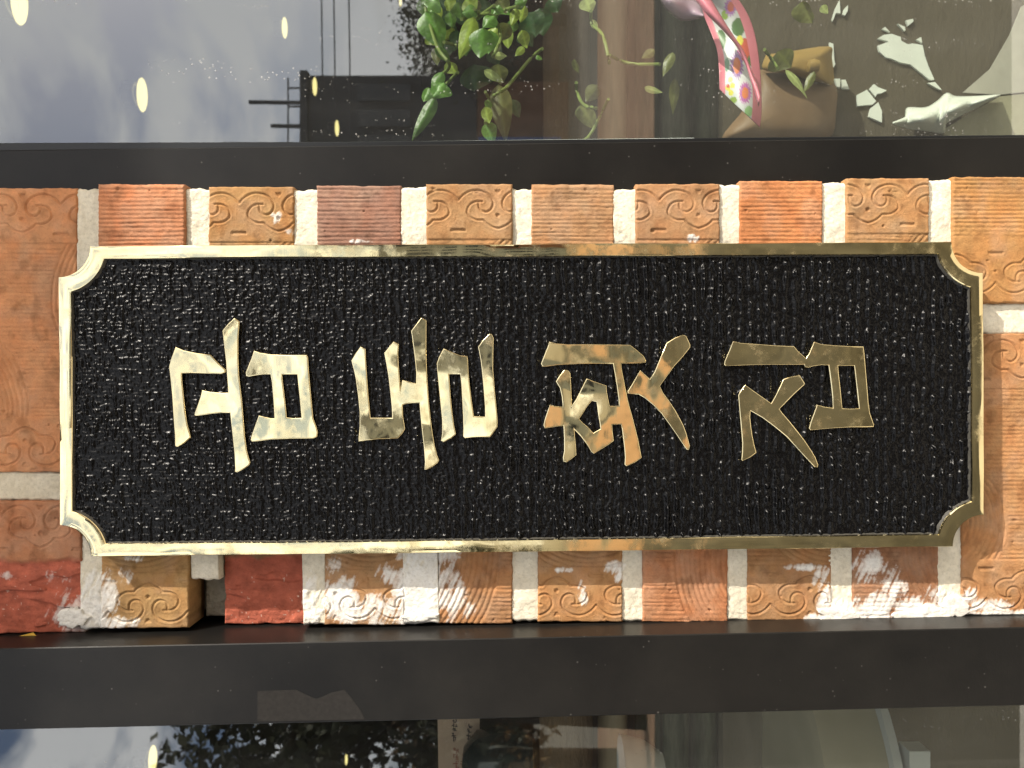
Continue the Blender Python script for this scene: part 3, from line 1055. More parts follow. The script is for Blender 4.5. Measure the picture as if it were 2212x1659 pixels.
# raised brass characters, traced in four windows of the photograph: (scale, x0, y0)
ZA, ZB = 4.32, 4.653
G1, G2, G3, G4 = (ZA, 329.2, 658.3), (ZA, 729.7, 658.3), (ZB, 1141.1, 685.8), (ZB, 1536.1, 685.8)
LETTERS = [
    (G1, [[(213, 390), (290, 425), (410, 450), (540, 465), (610, 540), (680, 605), (680, 632), (640, 645), (480, 642), (360, 638), (272, 640), (275, 700), (290, 850), (305, 1000), (325, 1120), (345, 1190), (358, 1240), (300, 1290), (235, 1328), (207, 1322), (205, 1220), (195, 1080), (180, 850), (165, 700), (150, 580), (165, 520)]]),
    (G1, [[(765, 122), (812, 155), (800, 300), (800, 500), (805, 640), (818, 760), (835, 900), (848, 1060), (862, 1230), (880, 1360), (898, 1430), (912, 1472), (900, 1500), (850, 1535), (790, 1565), (765, 1560), (768, 1530), (762, 1400), (745, 1230), (730, 1100), (722, 1010), (640, 1010), (550, 1018), (460, 1032), (400, 1038), (387, 1030), (392, 1005), (420, 930), (445, 855), (460, 795), (540, 812), (640, 822), (703, 820), (700, 760), (690, 640), (684, 540), (670, 420), (658, 320), (650, 240), (700, 180)]]),
    (G1, [[(945, 425), (1000, 445), (1100, 462), (1250, 468), (1440, 468), (1450, 490), (1460, 640), (1475, 800), (1490, 960), (1500, 1060), (1530, 1140), (1543, 1190), (1535, 1235), (1500, 1248), (1300, 1250), (1100, 1258), (980, 1275), (925, 1278), (912, 1262), (920, 1225), (950, 1140), (975, 1070), (990, 1030), (1040, 1045), (1100, 1058), (1135, 1060), (1130, 960), (1120, 830), (1110, 720), (1098, 650), (1030, 650), (960, 660), (900, 672), (870, 665), (868, 630), (890, 575), (920, 500)],
          [(1208, 650), (1348, 650), (1360, 780), (1375, 920), (1388, 1055), (1320, 1058), (1252, 1052), (1240, 920), (1225, 800), (1215, 720)]]),
    (G2, [[(210, 388), (258, 412), (262, 520), (272, 680), (285, 850), (298, 980), (305, 1055), (505, 1055), (500, 960), (488, 840), (470, 680), (450, 560), (435, 480), (430, 450), (470, 400), (520, 340), (570, 368), (562, 460), (570, 600), (580, 720), (585, 790), (600, 700), (660, 718), (728, 735), (728, 640), (720, 540), (705, 420), (690, 300), (680, 245), (730, 180), (778, 118), (828, 145), (826, 300), (825, 450), (830, 600), (840, 760), (850, 900), (865, 1050), (885, 1200), (905, 1320), (925, 1400), (945, 1452), (930, 1480), (880, 1515), (825, 1543), (805, 1538), (810, 1470), (800, 1330), (785, 1200), (770, 1060), (758, 918), (690, 918), (640, 925), (605, 938), (608, 1040), (620, 1110), (628, 1160), (600, 1205), (560, 1248), (480, 1252), (380, 1255), (280, 1265), (190, 1278), (190, 1240), (200, 1140), (200, 1000), (185, 850), (165, 700), (148, 620), (122, 520), (165, 450)]]),
    (G2, [[(985, 405), (1040, 430), (1140, 472), (1210, 478), (1215, 520), (1220, 640), (1235, 780), (1250, 900), (1270, 1040), (1372, 1045), (1370, 950), (1358, 800), (1345, 650), (1330, 520), (1315, 440), (1305, 395), (1350, 330), (1415, 268), (1440, 275), (1455, 310), (1452, 450), (1450, 600), (1465, 800), (1480, 950), (1492, 1080), (1490, 1140), (1455, 1190), (1420, 1237), (1340, 1235), (1250, 1238), (1185, 1248), (1165, 1230), (1168, 1150), (1165, 1040), (1158, 900), (1150, 760), (1140, 650), (1038, 648), (1045, 750), (1055, 880), (1070, 1020), (1085, 1130), (1103, 1210), (1060, 1245), (985, 1285), (960, 1270), (970, 1200), (970, 1080), (955, 930), (940, 780), (928, 650), (920, 550), (940, 490)]]),
    (G3, [[(210, 240), (280, 260), (400, 270), (700, 268), (1025, 275), (1090, 325), (1160, 385), (1185, 430), (1182, 455), (1100, 462), (935, 465), (945, 540), (965, 640), (980, 720), (990, 760), (1002, 830), (1030, 930), (1055, 1020), (1080, 1120), (1105, 1220), (1125, 1320), (1143, 1410), (1080, 1455), (990, 1497), (965, 1480), (970, 1400), (962, 1300), (950, 1200), (940, 1120), (930, 1075), (845, 1080), (850, 1150), (862, 1240), (800, 1285), (660, 1372), (635, 1355), (590, 1280), (530, 1200), (465, 1130), (470, 1200), (480, 1290), (485, 1385), (440, 1420), (385, 1458), (350, 1448), (345, 1410), (358, 1340), (358, 1220), (352, 1090), (280, 1098), (165, 1118), (150, 1085), (165, 1020), (195, 930), (215, 875), (270, 890), (345, 898), (335, 800), (315, 710), (275, 645), (310, 590), (360, 525), (400, 530), (425, 560), (432, 680), (436, 800), (438, 885), (480, 820), (530, 720), (585, 610), (660, 640), (788, 685), (790, 740), (805, 820), (820, 888), (910, 888), (905, 820), (888, 690), (870, 580), (850, 468), (700, 465), (500, 468), (300, 478), (180, 495), (140, 495), (125, 465), (150, 400), (190, 300)],
          [(640, 838), (685, 850), (690, 900), (700, 980), (715, 1060), (725, 1120), (655, 1160), (600, 1100), (550, 1060), (512, 1020), (545, 970), (590, 900)]]),
    (G3, [[(1555, 172), (1590, 185), (1632, 275), (1630, 300), (1560, 390), (1470, 490), (1390, 600), (1325, 690), (1360, 760), (1420, 840), (1480, 930), (1530, 1020), (1565, 1090), (1590, 1160), (1610, 1230), (1628, 1290), (1615, 1335), (1590, 1328), (1550, 1270), (1490, 1180), (1420, 1080), (1340, 970), (1260, 885), (1170, 810), (1110, 775), (1040, 770), (1000, 766), (996, 742), (1050, 660), (1125, 525), (1170, 570), (1225, 618), (1270, 540), (1320, 420), (1390, 255), (1470, 205)]]),
    (G4, [[(220, 235), (300, 255), (450, 265), (650, 280), (835, 288), (880, 340), (955, 408), (985, 360), (1015, 290), (1035, 240), (1110, 268), (1250, 280), (1400, 288), (1535, 290), (1545, 360), (1555, 480), (1565, 600), (1575, 720), (1585, 850), (1600, 960), (1625, 1030), (1642, 1080), (1638, 1102), (1560, 1105), (1400, 1105), (1250, 1112), (1100, 1125), (1000, 1135), (982, 1115), (1000, 1050), (1035, 960), (1065, 875), (1130, 895), (1225, 910), (1218, 800), (1205, 680), (1190, 560), (1180, 480), (1110, 478), (1030, 490), (985, 505), (945, 500), (935, 475), (800, 475), (600, 475), (400, 478), (250, 485), (150, 488), (130, 475), (135, 440), (165, 370), (195, 300)],
          [(1280, 485), (1440, 485), (1450, 580), (1465, 720), (1478, 850), (1488, 915), (1400, 918), (1322, 912), (1312, 800), (1300, 680), (1288, 580)]]),
    (G4, [[(345, 675), (420, 730), (520, 800), (605, 862), (640, 800), (690, 700), (725, 620), (800, 595), (893, 578), (945, 660), (940, 680), (850, 760), (770, 840), (690, 920), (720, 960), (790, 1040), (870, 1140), (940, 1230), (1000, 1320), (1050, 1400), (1080, 1480), (1075, 1510), (1040, 1505), (960, 1420), (860, 1310), (760, 1200), (640, 1100), (520, 1010), (400, 940), (395, 1000), (405, 1100), (418, 1190), (440, 1290), (460, 1360), (400, 1405), (320, 1443), (303, 1430), (310, 1360), (312, 1260), (300, 1120), (288, 980), (278, 860), (272, 780), (300, 730)]]),
]
YL = -0.0159
for (sc, ox, oy), polys in LETTERS:
    cu = bpy.data.curves.new('letter', 'CURVE')
    cu.dimensions = '2D'
    cu.fill_mode = 'BOTH'
    bev = 0.00075
    cu.extrude = 0.0012 - bev
    cu.bevel_depth = bev
    cu.bevel_resolution = 4
    cu.offset = -bev * 0.9
    for pl in polys:
        sp = cu.splines.new('POLY')
        sp.points.add(len(pl) - 1)
        for q, (a, b) in zip(sp.points, pl):
            px, py = ox + a / sc, oy + b / sc
            q.co = ((CY - py) * S(YL), (CX - px) * S(YL), 0, 1)      # curve x = world X, curve y = world Z
        sp.use_cyclic_u = True
    tmp = bpy.data.objects.new('tmp', cu)
    COL.objects.link(tmp)
    dg = bpy.context.evaluated_depsgraph_get()
    me = bpy.data.meshes.new_from_object(tmp.evaluated_get(dg))
    bpy.data.objects.remove(tmp)
    me.transform(Matrix(((1, 0, 0, 0), (0, 0, -1, YL + 0.0012), (0, 1, 0, CZ), (0, 0, 0, 1))))
    me.shade_smooth()
    me.set_sharp_from_angle(angle=math.radians(22))
    me.materials.clear()
    me.materials.append(BRASS)
    me.name = 'letter'
    link(bpy.data.objects.new('letter', me), sign)

# ------------------------------------------------------------------ the two windows
def XZ(px, py, y):
    v = P(px, py, y)
    return (v.x, v.z)


def outl(pts, y):
    return [XZ(a, b, y) for a, b in pts]


up = empty('shop_window')
tag(up, 'black framed shop window with plants and pink ribbon behind its pane', 'window')
yf = 0.009
fmu = prism('frame_member', outl([(-1500, 346), (0, 324), (768, 314), (1444, 305), (2212, 295), (4000, 274), (4000, 460), (-1500, 460)], yf), yf, 0.07, FRAME, up, bev=0.0008)
yb_ = 0.0125
GASK = plain('black_gasket', (0.010, 0.011, 0.012), 0.3, 0.3)
EDGE = plain('polished_glass_edge', (0.55, 0.62, 0.58), 0.2, 0.6)
gb_ = prism('glazing_bead', outl([(-1500, 325), (0, 308.5), (768, 306), (1444, 298.5), (2212, 291), (4000, 270), (4000, 330), (-1500, 380)], yb_), yb_, 0.05, GASK, fmu, bev=0.0004)
ys_ = 0.0155
prism('pane_edge', outl([(-1500, 321), (0, 308.6), (768, 306.2), (1500, 297.5), (1500, 301), (-1500, 340)], ys_), ys_, 0.02, EDGE, fmu, bev=0.0003)
mesh_py('pane', [(0.10, 0.021, 0.12), (1.6, 0.021, 0.12), (1.6, 0.021, 3.14), (0.10, 0.021, 3.14)], [[0, 1, 2, 3]], GLASS, up)

lo = empty('shop_window')
tag(lo, 'black framed shop window below the brick strip with trees mirrored in its pane', 'window')
yl = -0.026
# closed box section standing proud of the bricks
fml = prism('frame_member', outl([(-1500, 1432), (0, 1401), (1106, 1378.5), (2212, 1355), (4000, 1318), (4000, 1482), (2212, 1524), (1106, 1551.5), (0, 1577), (-1500, 1613)], yl), yl, 0.06, FRAME, lo, bev=0.0006)
mesh_py('pane', [(-1.6, 0.004, 0.12), (-0.196, 0.004, 0.12), (-0.196, 0.004, 3.14), (-1.6, 0.004, 3.14)], [[0, 1, 2, 3]], GLASS, lo)
# reflected sun glint on the frame face, painted as a paler patch
GLINT = plain('painted_glint', (0.017, 0.0155, 0.014), 0.75, 0.2, 0.2, 300)
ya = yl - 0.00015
prism('glint_patch', outl([(556, 1493), (640, 1490), (664, 1502), (684, 1510), (700, 1504), (716, 1496), (744, 1490), (758, 1506), (778, 1533), (788, 1554), (556, 1558)], ya), ya, yl, GLINT, fml)

# ------------------------------------------------------------------ shop interior behind the panes
DARKW = plain('dark_shop_wall', (0.030, 0.026, 0.020), 0.9, 0.2, 0.3, 1.2)
CEIL = plain('dark_shop_ceiling', (0.022, 0.022, 0.022), 0.9, 0.2)
FLOORM = plain('shop_floor_wood', (0.12, 0.09, 0.06), 0.7, 0.3, 0.3, 2.0, stretch=(0.3, 4, 1))


def st(o):
    o['kind'] = 'structure'
    return o


st(box('shop_ceiling', -7, 7, 0.071, 11, 2.86, 3.14, CEIL))
st(box('shop_floor', -7, 7, 0.071, 11, 0.0, 0.12, FLOORM))
st(box('shop_back_wall', -7, 7, 11, 11.1, 0, 3.14, DARKW))
st(box('shop_side_wall', 7, 7.1, 0, 11, 0, 3.14, DARKW))
st(box('shop_side_wall', -7.1, -7, 0, 11, 0, 3.14, DARKW))
st(box('shop_front_wall', 1.6, 7, -0.02, 0.06, 0.0, 3.14, DARKW))
st(box('shop_front_wall', -7, -1.6, -0.02, 0.06, 0.0, 3.14, DARKW))
st(box('window_sill_wall', -1.6, 1.6, 0.022, 0.07, 0.0, 0.12, DARKW))

# oval ceiling lamps
LAMP, n_, l_, b_ = new_mat('lamp_glow')
b_.inputs['Base Color'].default_value = (0.3, 0.27, 0.15, 1)
b_.inputs['Emission Color'].default_value = (1.0, 0.83, 0.34, 1)
b_.inputs['Emission Strength'].default_value = 0.95
LAMP.cycles.emission_sampling = 'NONE'
TRIM = plain('lamp_trim', (0.05, 0.05, 0.05), 0.4, 0.4)
lamps = [(42, 5, 'cut by the photo corner at the far upper left'), (307, 205, 'largest whole one, in the sky reflection of the upper pane'),
         (615, 60, 'in the sky reflection left of the mirrored cables'), (680, 187, 'at the corner of the mirrored dark building'),
         (728, 277, 'just above the upper frame left of the leaves'), (865, 3, 'cut by the top photo edge left of the plant'),
         (330, 1640, 'large one at the left in the lower pane'), (748, 1641, 'small one among mirrored trees in the lower pane')]
for k, (px, py, txt) in enumerate(lamps):
    H = 1.30
    dist = H * F / (CX - px)
    yy = CAMY + dist
    xx = (CY - py) / F * dist
    t = empty('ceiling_lamp', (xx, yy, CZ + H))
    tag(t, 'oval yellow ceiling lamp, ' + txt, 'lamp', 'ceiling lamps inside the shop')
    r = 0.060 if k < 6 else (0.050 if k == 6 else 0.042)
    V, Fc = [], []
    nu, nv = 24, 10
    for i in range(nv + 1):
        a = math.pi * i / nv
        for j in range(nu):
            b2 = 2 * math.pi * j / nu
            V.append((r * math.sin(a) * math.cos(b2), 0.5 * r * math.sin(a) * math.sin(b2), 0.22 * r * math.cos(a)))
    for i in range(nv):
        for j in range(nu):
            Fc.append([i * nu + j, i * nu + (j + 1) % nu, (i + 1) * nu + (j + 1) % nu, (i + 1) * nu + j])
    mesh_py('lens', V, Fc, LAMP, t, smooth=True)
    o = lathe('trim_ring', [(r * 0.5, 0.016), (r * 0.7, 0.014), (r * 0.72, 0.055), (r * 0.5, 0.06)], (0, 0, 0), TRIM, t, seg=24)

# horizontal log and pale rail running behind both windows
LOG = plain('log_bark', (0.13, 0.09, 0.055), 0.9, 0.2, 0.0, 22, 0.02, col2=(0.46, 0.36, 0.25), stretch=(0.5, 1, 1.6))
RAIL = plain('pale_rail_wood', (0.36, 0.30, 0.21), 0.85, 0.2, 0.25, 12, 0.004, stretch=(0.4, 2, 3))
MOSS = plain('mossy_stakes', (0.07, 0.075, 0.05), 0.9, 0.2, 0.5, 18, 0.01, stretch=(0.5, 1, 4))


def uz(px, y):
    return CZ + (CX - px) * S(y)


def log(name, pxa, pxb, y, mat, label, cat, seed, x0=-1.55, x1=1.55):
    za, zb = uz(pxa, y), uz(pxb, y)
    r = abs(za - zb) / 2
    rr = random.Random(seed)
    n, seg = 40, 20
    V, Fc = [], []
    for i in range(n + 1):
        x = x0 + (x1 - x0) * i / n
        for k in range(seg):
            a = 2 * math.pi * k / seg
            q = r * (1 + 0.10 * (vnoise(np.array([x * 6.0 + 40]), np.array([k * 0.9]), seed)[0] - 0.5) + 0.08 * math.sin(x * 2.1 + seed))
            V.append((x, y + r + q * math.cos(a), (za + zb) / 2 + q * math.sin(a)))
    for i in range(n):
        for k in range(seg):
            j = (k + 1) % seg
            Fc.append([i * seg + k, i * seg + j, (i + 1) * seg + j, (i + 1) * seg + k])
    Fc.append(list(range(seg)))
    Fc.append([n * seg + k for k in range(seg)][::-1])
    return tag(mesh_py(name, V, Fc, mat, None, smooth=True, sharp=50), label, cat)


log('log', 1172, 1282, 0.55, LOG, 'rough brown log lying behind the hanging leaves', 'log', 3)
log('wood_rail', 1293, 1362, 0.62, RAIL, 'pale wooden rail beside the brown log behind the upper pane', 'rail', 5)
for k, (a, b, yy) in enumerate(((1375, 1432, 0.75), (1436, 1498, 0.70), (1500, 1556, 0.74))):
    tag(log('garden_stake', a, b, yy, MOSS, 'x', 'stake', 11 + k), ['grey green mossy stake next to the pale rail', 'middle one of three grey green mossy stakes', 'grey green mossy stake next to the grey board'][k], 'stake', 'mossy stakes behind the panes')
for k in range(5):
    pass
# grey board filling the right of both panes
BOARD = plain('grey_felt_board', (0.105, 0.088, 0.062), 0.95, 0.15, 0.0, 17, 0.006, col2=(0.225, 0.195, 0.150), stretch=(0.7, 1, 1.5))
yb2 = 0.36
za, zb = uz(1562, yb2), uz(2600, yb2)
bd2 = box('display_board', -1.5, 1.5, yb2, yb2 + 0.02, zb, za, BOARD)
tag(bd2, 'rough grey brown display board at the right behind both panes', 'board')

# torn white paper scraps against the board
PAPER = plain('white_paper', (0.74, 0.77, 0.70), 0.7, 0.3, 0.06, 30)
SC = 4.326


def scr(pts, y):
    return [XZ(1700.7 + a / SC, b / SC, y) for a, b in pts]


scraps = [
    ([(845, 360), (900, 325), (975, 315), (1060, 345), (1065, 380), (1130, 415), (1170, 405), (1265, 420), (1285, 520), (1320, 620), (1375, 745), (1330, 745), (1260, 690), (1150, 600), (1060, 585), (970, 545), (920, 535), (860, 480), (848, 425), (930, 395), (945, 385)], 'largest torn white paper scrap on the grey board, wing shaped'),
    ([(1110, 190), (1175, 175), (1180, 200), (1130, 240)], 'small white scrap above the wing shaped paper scrap'),
    ([(1030, 220), (1100, 250), (1105, 285), (1090, 285)], 'thin slanted white scrap above the wing shaped paper scrap'),
    ([(885, 270), (915, 250), (960, 300)], 'little triangular white scrap touching the wing shaped scrap at its upper left'),
    ([(1205, 370), (1250, 345), (1262, 400)], 'little triangular white scrap at the upper right of the wing shaped scrap'),
    ([(490, 0), (497, 125), (455, 120), (425, 195), (420, 180), (450, 80)], 'tall narrow white scrap at the top edge beside the golden pouch'),
    ([(568, 45), (565, 100), (540, 145), (518, 135), (535, 80)], 'small oval white scrap near the top edge of the grey board'),
    ([(395, 395), (430, 410), (440, 560), (450, 600), (420, 650), (405, 520)], 'upright white sliver along the right side of the golden pouch'),
    ([(440, 735), (495, 735), (495, 820), (465, 810)], 'small pinkish white scrap below the golden pouch, left of two'),
    ([(510, 745), (545, 745), (580, 835), (515, 825)], 'small pinkish white scrap below the golden pouch, right of two'),
    ([(655, 885), (745, 838), (830, 945), (800, 975), (655, 990)], 'white four cornered scrap left of the crumpled sheet'),
    ([(765, 835), (810, 785), (850, 815), (930, 845), (880, 870), (840, 875), (825, 905)], 'white beak shaped scrap above the four cornered scrap'),
    ([(850, 955), (885, 1040), (885, 1145), (760, 1090), (780, 1010)], 'white fan shaped scrap under the four cornered scrap'),
    ([(1310, 775), (1380, 765), (1410, 800), (1445, 840), (1420, 835)], 'white sliver at the lower tip of the wing shaped scrap'),
]
for k, (pts, lab) in enumerate(scraps):
    ysc = yb2 - 0.003
    o = prism('paper_scrap', scr(pts, ysc), ysc, yb2 - 0.0002, PAPER)
    tag(o, lab, 'paper scrap', 'torn white paper on the board')

# crumpled white sheet
shp = [(985, 1150), (1100, 1100), (1110, 1060), (1130, 1010), (1290, 1010), (1400, 950), (1490, 875), (1570, 905), (1750, 905), (1985, 890)]
bot = [(985, 1155), (1060, 1178), (1150, 1200), (1250, 1214), (1350, 1226), (1450, 1240), (1470, 1210), (1445, 1172), (1700, 1035), (1985, 893)]


def resamp(p, n):
    p = np.array(p, float)
    d = np.concatenate([[0], np.cumsum(np.hypot(*np.diff(p, axis=0).T))])
    t = np.linspace(0, d[-1], n)
    return np.stack([np.interp(t, d, p[:, 0]), np.interp(t, d, p[:, 1])], 1)


a, b = np.array(smoothpoly(shp, 4)), np.array(smoothpoly(bot, 4))
n, m = len(a), 14
V = []
for i in range(n):
    for j in range(m):
        t = j / (m - 1)
        q = a[i] * (1 - t) + b[i] * t
        yy = yb2 - 0.012 - 0.035 * math.sin(math.pi * t) - 0.03 * abs(math.sin(q[0] / 95.0 + t * 1.7)) * math.sin(math.pi * min(1, t * 1.1))
        V.append(P(1700.7 + q[0] / SC, q[1] / SC, yy))
idx = np.arange(n * m).reshape(n, m)
qd = np.stack([idx[:-1, :-1], idx[1:, :-1], idx[1:, 1:], idx[:-1, 1:]], -1).reshape(-1, 4)
o = mesh_np('paper_sheet', np.array([tuple(v) for v in V]), qd, PAPER, None)
sol = o.modifiers.new('thick', 'SOLIDIFY')
sol.thickness = 0.001
tag(o, 'crumpled white paper sheet just above the upper frame at the right', 'paper sheet')

FILM = plain('grey_plastic_film', (0.42, 0.40, 0.34), 0.4, 0.4, 0.12, 20)
yfm = yb2 - 0.008
pl = [(2300, 0), (2190, 60), (2080, 330), (1900, 640), (1640, 866), (1990, 884), (2300, 850)]
o = prism('plastic_film', scr(pl, yfm), yfm, yfm + 0.002, FILM)
tag(o, 'pale grey plastic film leaning at the right photo edge above the crumpled sheet', 'plastic film')
pl = [(1462, 1262), (1480, 1200), (1720, 1050), (1990, 900), (2300, 868), (2300, 1290), (1462, 1300)]
OLV = plain('olive_wrap', (0.34, 0.32, 0.22), 0.5, 0.3, 0.15, 15)
o = prism('wrapping_cloth', scr(pl, yfm), yfm, yfm + 0.004, OLV)
tag(o, 'olive grey wrapping cloth at the right corner above the upper frame', 'cloth')

# golden pouch: pillow with a flap and a knob
GOLD = plain('golden_leather', (0.38, 0.25, 0.085), 0.45, 0.4, 0.2, 12)
TAN = plain('tan_leather', (0.20, 0.125, 0.07), 0.55, 0.4, 0.25, 10)
po = empty('pouch')
tag(po, 'golden leather pouch with a round knob behind the pink ribbon', 'pouch')


def pillow(name, outline, y, thick, mat, parent, n=10):
    c = np.mean(np.array(outline), 0)
    V, Fc = [], []
    k = len(outline)
    for i in range(n + 1):
        q = 1 - i / n
        for (a_, b_) in outline:
            px, py = c[0] + (a_ - c[0]) * q, c[1] + (b_ - c[1]) * q
            V.append(P(px, py, y - thick * math.sqrt(max(0, 1 - q ** 3))))
    for i in range(n):
        for j in range(k):
            jj = (j + 1) % k
            Fc.append([i * k + j, i * k + jj, (i + 1) * k + jj, (i + 1) * k + j])
    return mesh_py(name, V, Fc, mat, parent, smooth=True)


flp = pillow('flap', smoothpoly([(1655, 118), (1700, 112), (1790, 100), (1797, 125), (1800, 180), (1770, 178), (1700, 160), (1648, 150), (1655, 118)], 4)[:-1], 0.335, 0.03, GOLD, po)
pillow('body', smoothpoly([(1640, 150), (1720, 158), (1800, 176), (1806, 240), (1790, 300), (1700, 310), (1600, 305), (1560, 296), (1610, 230), (1640, 150)], 4)[:-1], 0.352, 0.03, TAN, po)
lathe('knob', [(0.0, -0.007), (0.006, -0.005), (0.0075, 0.0), (0.006, 0.005), (0.0, 0.007)], tuple(P(1757, 143, 0.30)), GOLD, flp, 20)

# pink ribbon with printed flower band
RIB = vcol_mat('printed_satin', 0.38, 0.5)
rb = empty('ribbon')
tag(rb, 'pink edged ribbon printed with purple daisies hanging inside the upper pane', 'ribbon')
RZ = 5.40
left = [(1000, -150), (1100, 180), (1180, 380), (1250, 580), (1275, 800), (1283, 1040)]
right = [(1380, -150), (1500, 0), (1620, 200), (1700, 450), (1750, 800), (1768, 1250), (1750, 1485)]
A, B = resamp(smoothpoly(left, 6), 150), resamp(smoothpoly(right, 6), 150)
W = 50
u = np.linspace(0, 1, W)
Q = A[:, None, :] * (1 - u)[None, :, None] + B[:, None, :] * u[None, :, None]
c = np.ones((150, W, 3)) * np.array(lin((222, 224, 226)))
qx, qy = Q[..., 0], Q[..., 1]


def flower(cx, cy, rx, ry, pet, cen, n):
    global c
    dx, dy = (qx - cx) / rx, (qy - cy) / ry
    d = np.hypot(dx, dy)
    ang = np.arctan2(dy, dx)
    m_ = (d < 0.86 + 0.14 * np.cos(ang * n))
    shade = 0.7 + 0.5 * np.abs(np.cos(ang * n / 2))
    c[m_] = (np.array(pet)[None] * shade[m_][:, None])
    c[d < 0.5] = cen


def blob(cx, cy, rx, ry, col_):
    m_ = ((qx - cx) / rx) ** 2 + ((qy - cy) / ry) ** 2 < 1
    c[m_] = col_


gr, lg, rd, yl_ = lin((84, 120, 70)), lin((150, 176, 80)), lin((214, 92, 70)), lin((232, 222, 90))
blob(1300, 470, 60, 120, gr); blob(1370, 760, 30, 80, lin((120, 160, 140))); blob(1500, 320, 75, 110, gr); blob(1350, 170, 40, 60, lg)
blob(1570, 580, 75, 130, rd); blob(1515, 480, 40, 60, yl_); blob(1625, 720, 26, 60, gr); blob(1450, 1170, 40, 40, lg); blob(1620, 1300, 50, 60, lin((150, 196, 130)))
for f in ((1410, 930), (1440, 1000), (1385, 1030), (1420, 1085)):
    blob(f[0], f[1], 30, 32, yl_)
blob(1385, 1008, 20, 24, rd)
flower(1410, 80, 75, 120, lin((176, 120, 190)), lin((206, 100, 84)), 16)
flower(1485, 770, 80, 190, lin((158, 118, 178)), lin((214, 116, 70)), 20)
flower(1580, 1090, 75, 135, lin((188, 110, 178)), lin((226, 132, 80)), 18)
PINK = np.array(lin((240, 140, 160)))
c[:, u < 0.16] = PINK
c[:, u > 0.79] = PINK
dy_ = 0.10 + 0.010 * np.sin(np.linspace(0, 5, 150))[:, None] + 0.006 * np.cos(u * 5)[None, :]
pts = np.empty((150, W, 3))
pts[..., 0] = (CY - qy / RZ) * (dy_ - CAMY) / F
pts[..., 1] = dy_
pts[..., 2] = CZ + (CX - 1316.7 - qx / RZ) * (dy_ - CAMY) / F
idx = np.arange(150 * W).reshape(150, W)
qd = np.stack([idx[:-1, :-1], idx[:-1, 1:], idx[1:, 1:], idx[1:, :-1]], -1).reshape(-1, 4)
o = mesh_np('printed_tail', pts.reshape(-1, 3), qd, RIB, rb, c.reshape(-1, 3))
o.modifiers.new('thick', 'SOLIDIFY').thickness = 0.0006
PINKM = plain('pink_satin', lin((242, 140, 162)), 0.38, 0.5, 0.08, 60)
left = [(960, -80), (1015, 0), (1150, 170), (1330, 350), (1480, 530), (1590, 740), (1640, 900), (1745, 1240)]
right = [(1110, -80), (1180, 0), (1300, 200), (1440, 420), (1560, 600), (1660, 850), (1720, 980), (1755, 1100)]


def strip(name, L_, R_, y, mat, parent, bulge=0.006, n=60, w=10):
    A, B = resamp(smoothpoly(L_, 6), n), resamp(smoothpoly(R_, 6), n)
    V = []
    for i in range(n):
        for j in range(w):
            t = j / (w - 1)
            q = A[i] * (1 - t) + B[i] * t
            V.append(P(1316.7 + q[0] / RZ, q[1] / RZ, y - bulge * math.sin(math.pi * t) - 0.006 * math.sin(i * 0.12)))
    idx = np.arange(n * w).reshape(n, w)
    qd = np.stack([idx[:-1, :-1], idx[:-1, 1:], idx[1:, 1:], idx[1:, :-1]], -1).reshape(-1, 4)
    o = mesh_np(name, np.array([tuple(v) for v in V]), qd, mat, parent)
    o.modifiers.new('thick', 'SOLIDIFY').thickness = 0.0006
    return o


strip('plain_tail', left, right, 0.078, PINKM, rb)
LILAC = plain('lilac_satin', lin((206, 176, 198)), 0.12, 0.6, 0.15, 30)
strip('bow_loop', [(560, -60), (600, 0), (650, 90), (750, 180), (850, 235), (980, 225), (1095, 190)], [(640, -90), (760, -60), (850, -40), (930, -20), (1000, 0), (1050, 50), (1098, 180)], 0.09, LILAC, rb, 0.015)

# ------------------------------------------------------------------ hanging leafy plant
LEAFM = []
for k, (c1, c2) in enumerate((((0.075, 0.175, 0.030), (0.13, 0.27, 0.05)), ((0.22, 0.30, 0.045), (0.30, 0.40, 0.07)), ((0.030, 0.075, 0.030), (0.05, 0.12, 0.04)),
                              ((0.10, 0.12, 0.035), (0.17, 0.18, 0.06)), ((0.33, 0.40, 0.14), (0.45, 0.52, 0.22)))):
    m, n_, l_, b_ = new_mat('leaf_%d' % k)
    t = noise_node(n_, l_, 120, 4, 0.6)
    r = ramp(n_, l_, t.outputs['Fac'], [(0.3, c1), (0.7, c2)])
    at_ = n_.new('ShaderNodeAttribute')
    at_.attribute_name = 'Col'
    mm_ = mixc(n_, l_, 1.0, r.outputs['Color'], at_.outputs['Color'], 'MULTIPLY')
    l_.new(mm_.outputs['Color'], b_.inputs['Base Color'])
    setp(b_, rough=0.34, spec=0.4)
    # thin leaves let some sun through
    out = n_['Material Output']
    tl = n_.new('ShaderNodeBsdfTranslucent')
    tl.inputs['Color'].default_value = (c2[0] * 1.6, c2[1] * 1.4, c2[2] * 0.8, 1)
    mx = n_.new('ShaderNodeMixShader')
    mx.inputs['Fac'].default_value = 0.3
    l_.new(b_.outputs['BSDF'], mx.inputs[1])
    l_.new(tl.outputs['BSDF'], mx.inputs[2])
    l_.new(mx.outputs['Shader'], out.inputs['Surface'])
    bump(n_, l_, t.outputs['Fac'], b_, 0.4, 0.002)
    LEAFM.append(m)
STEM = plain('green_stem', (0.18, 0.24, 0.06), 0.5, 0.4, 0.2, 60)
pl_ = empty('hanging_plant')
tag(pl_, 'green leafy vine hanging inside the upper pane near its middle', 'plant')
LZ, LX = 5.04, 877.8


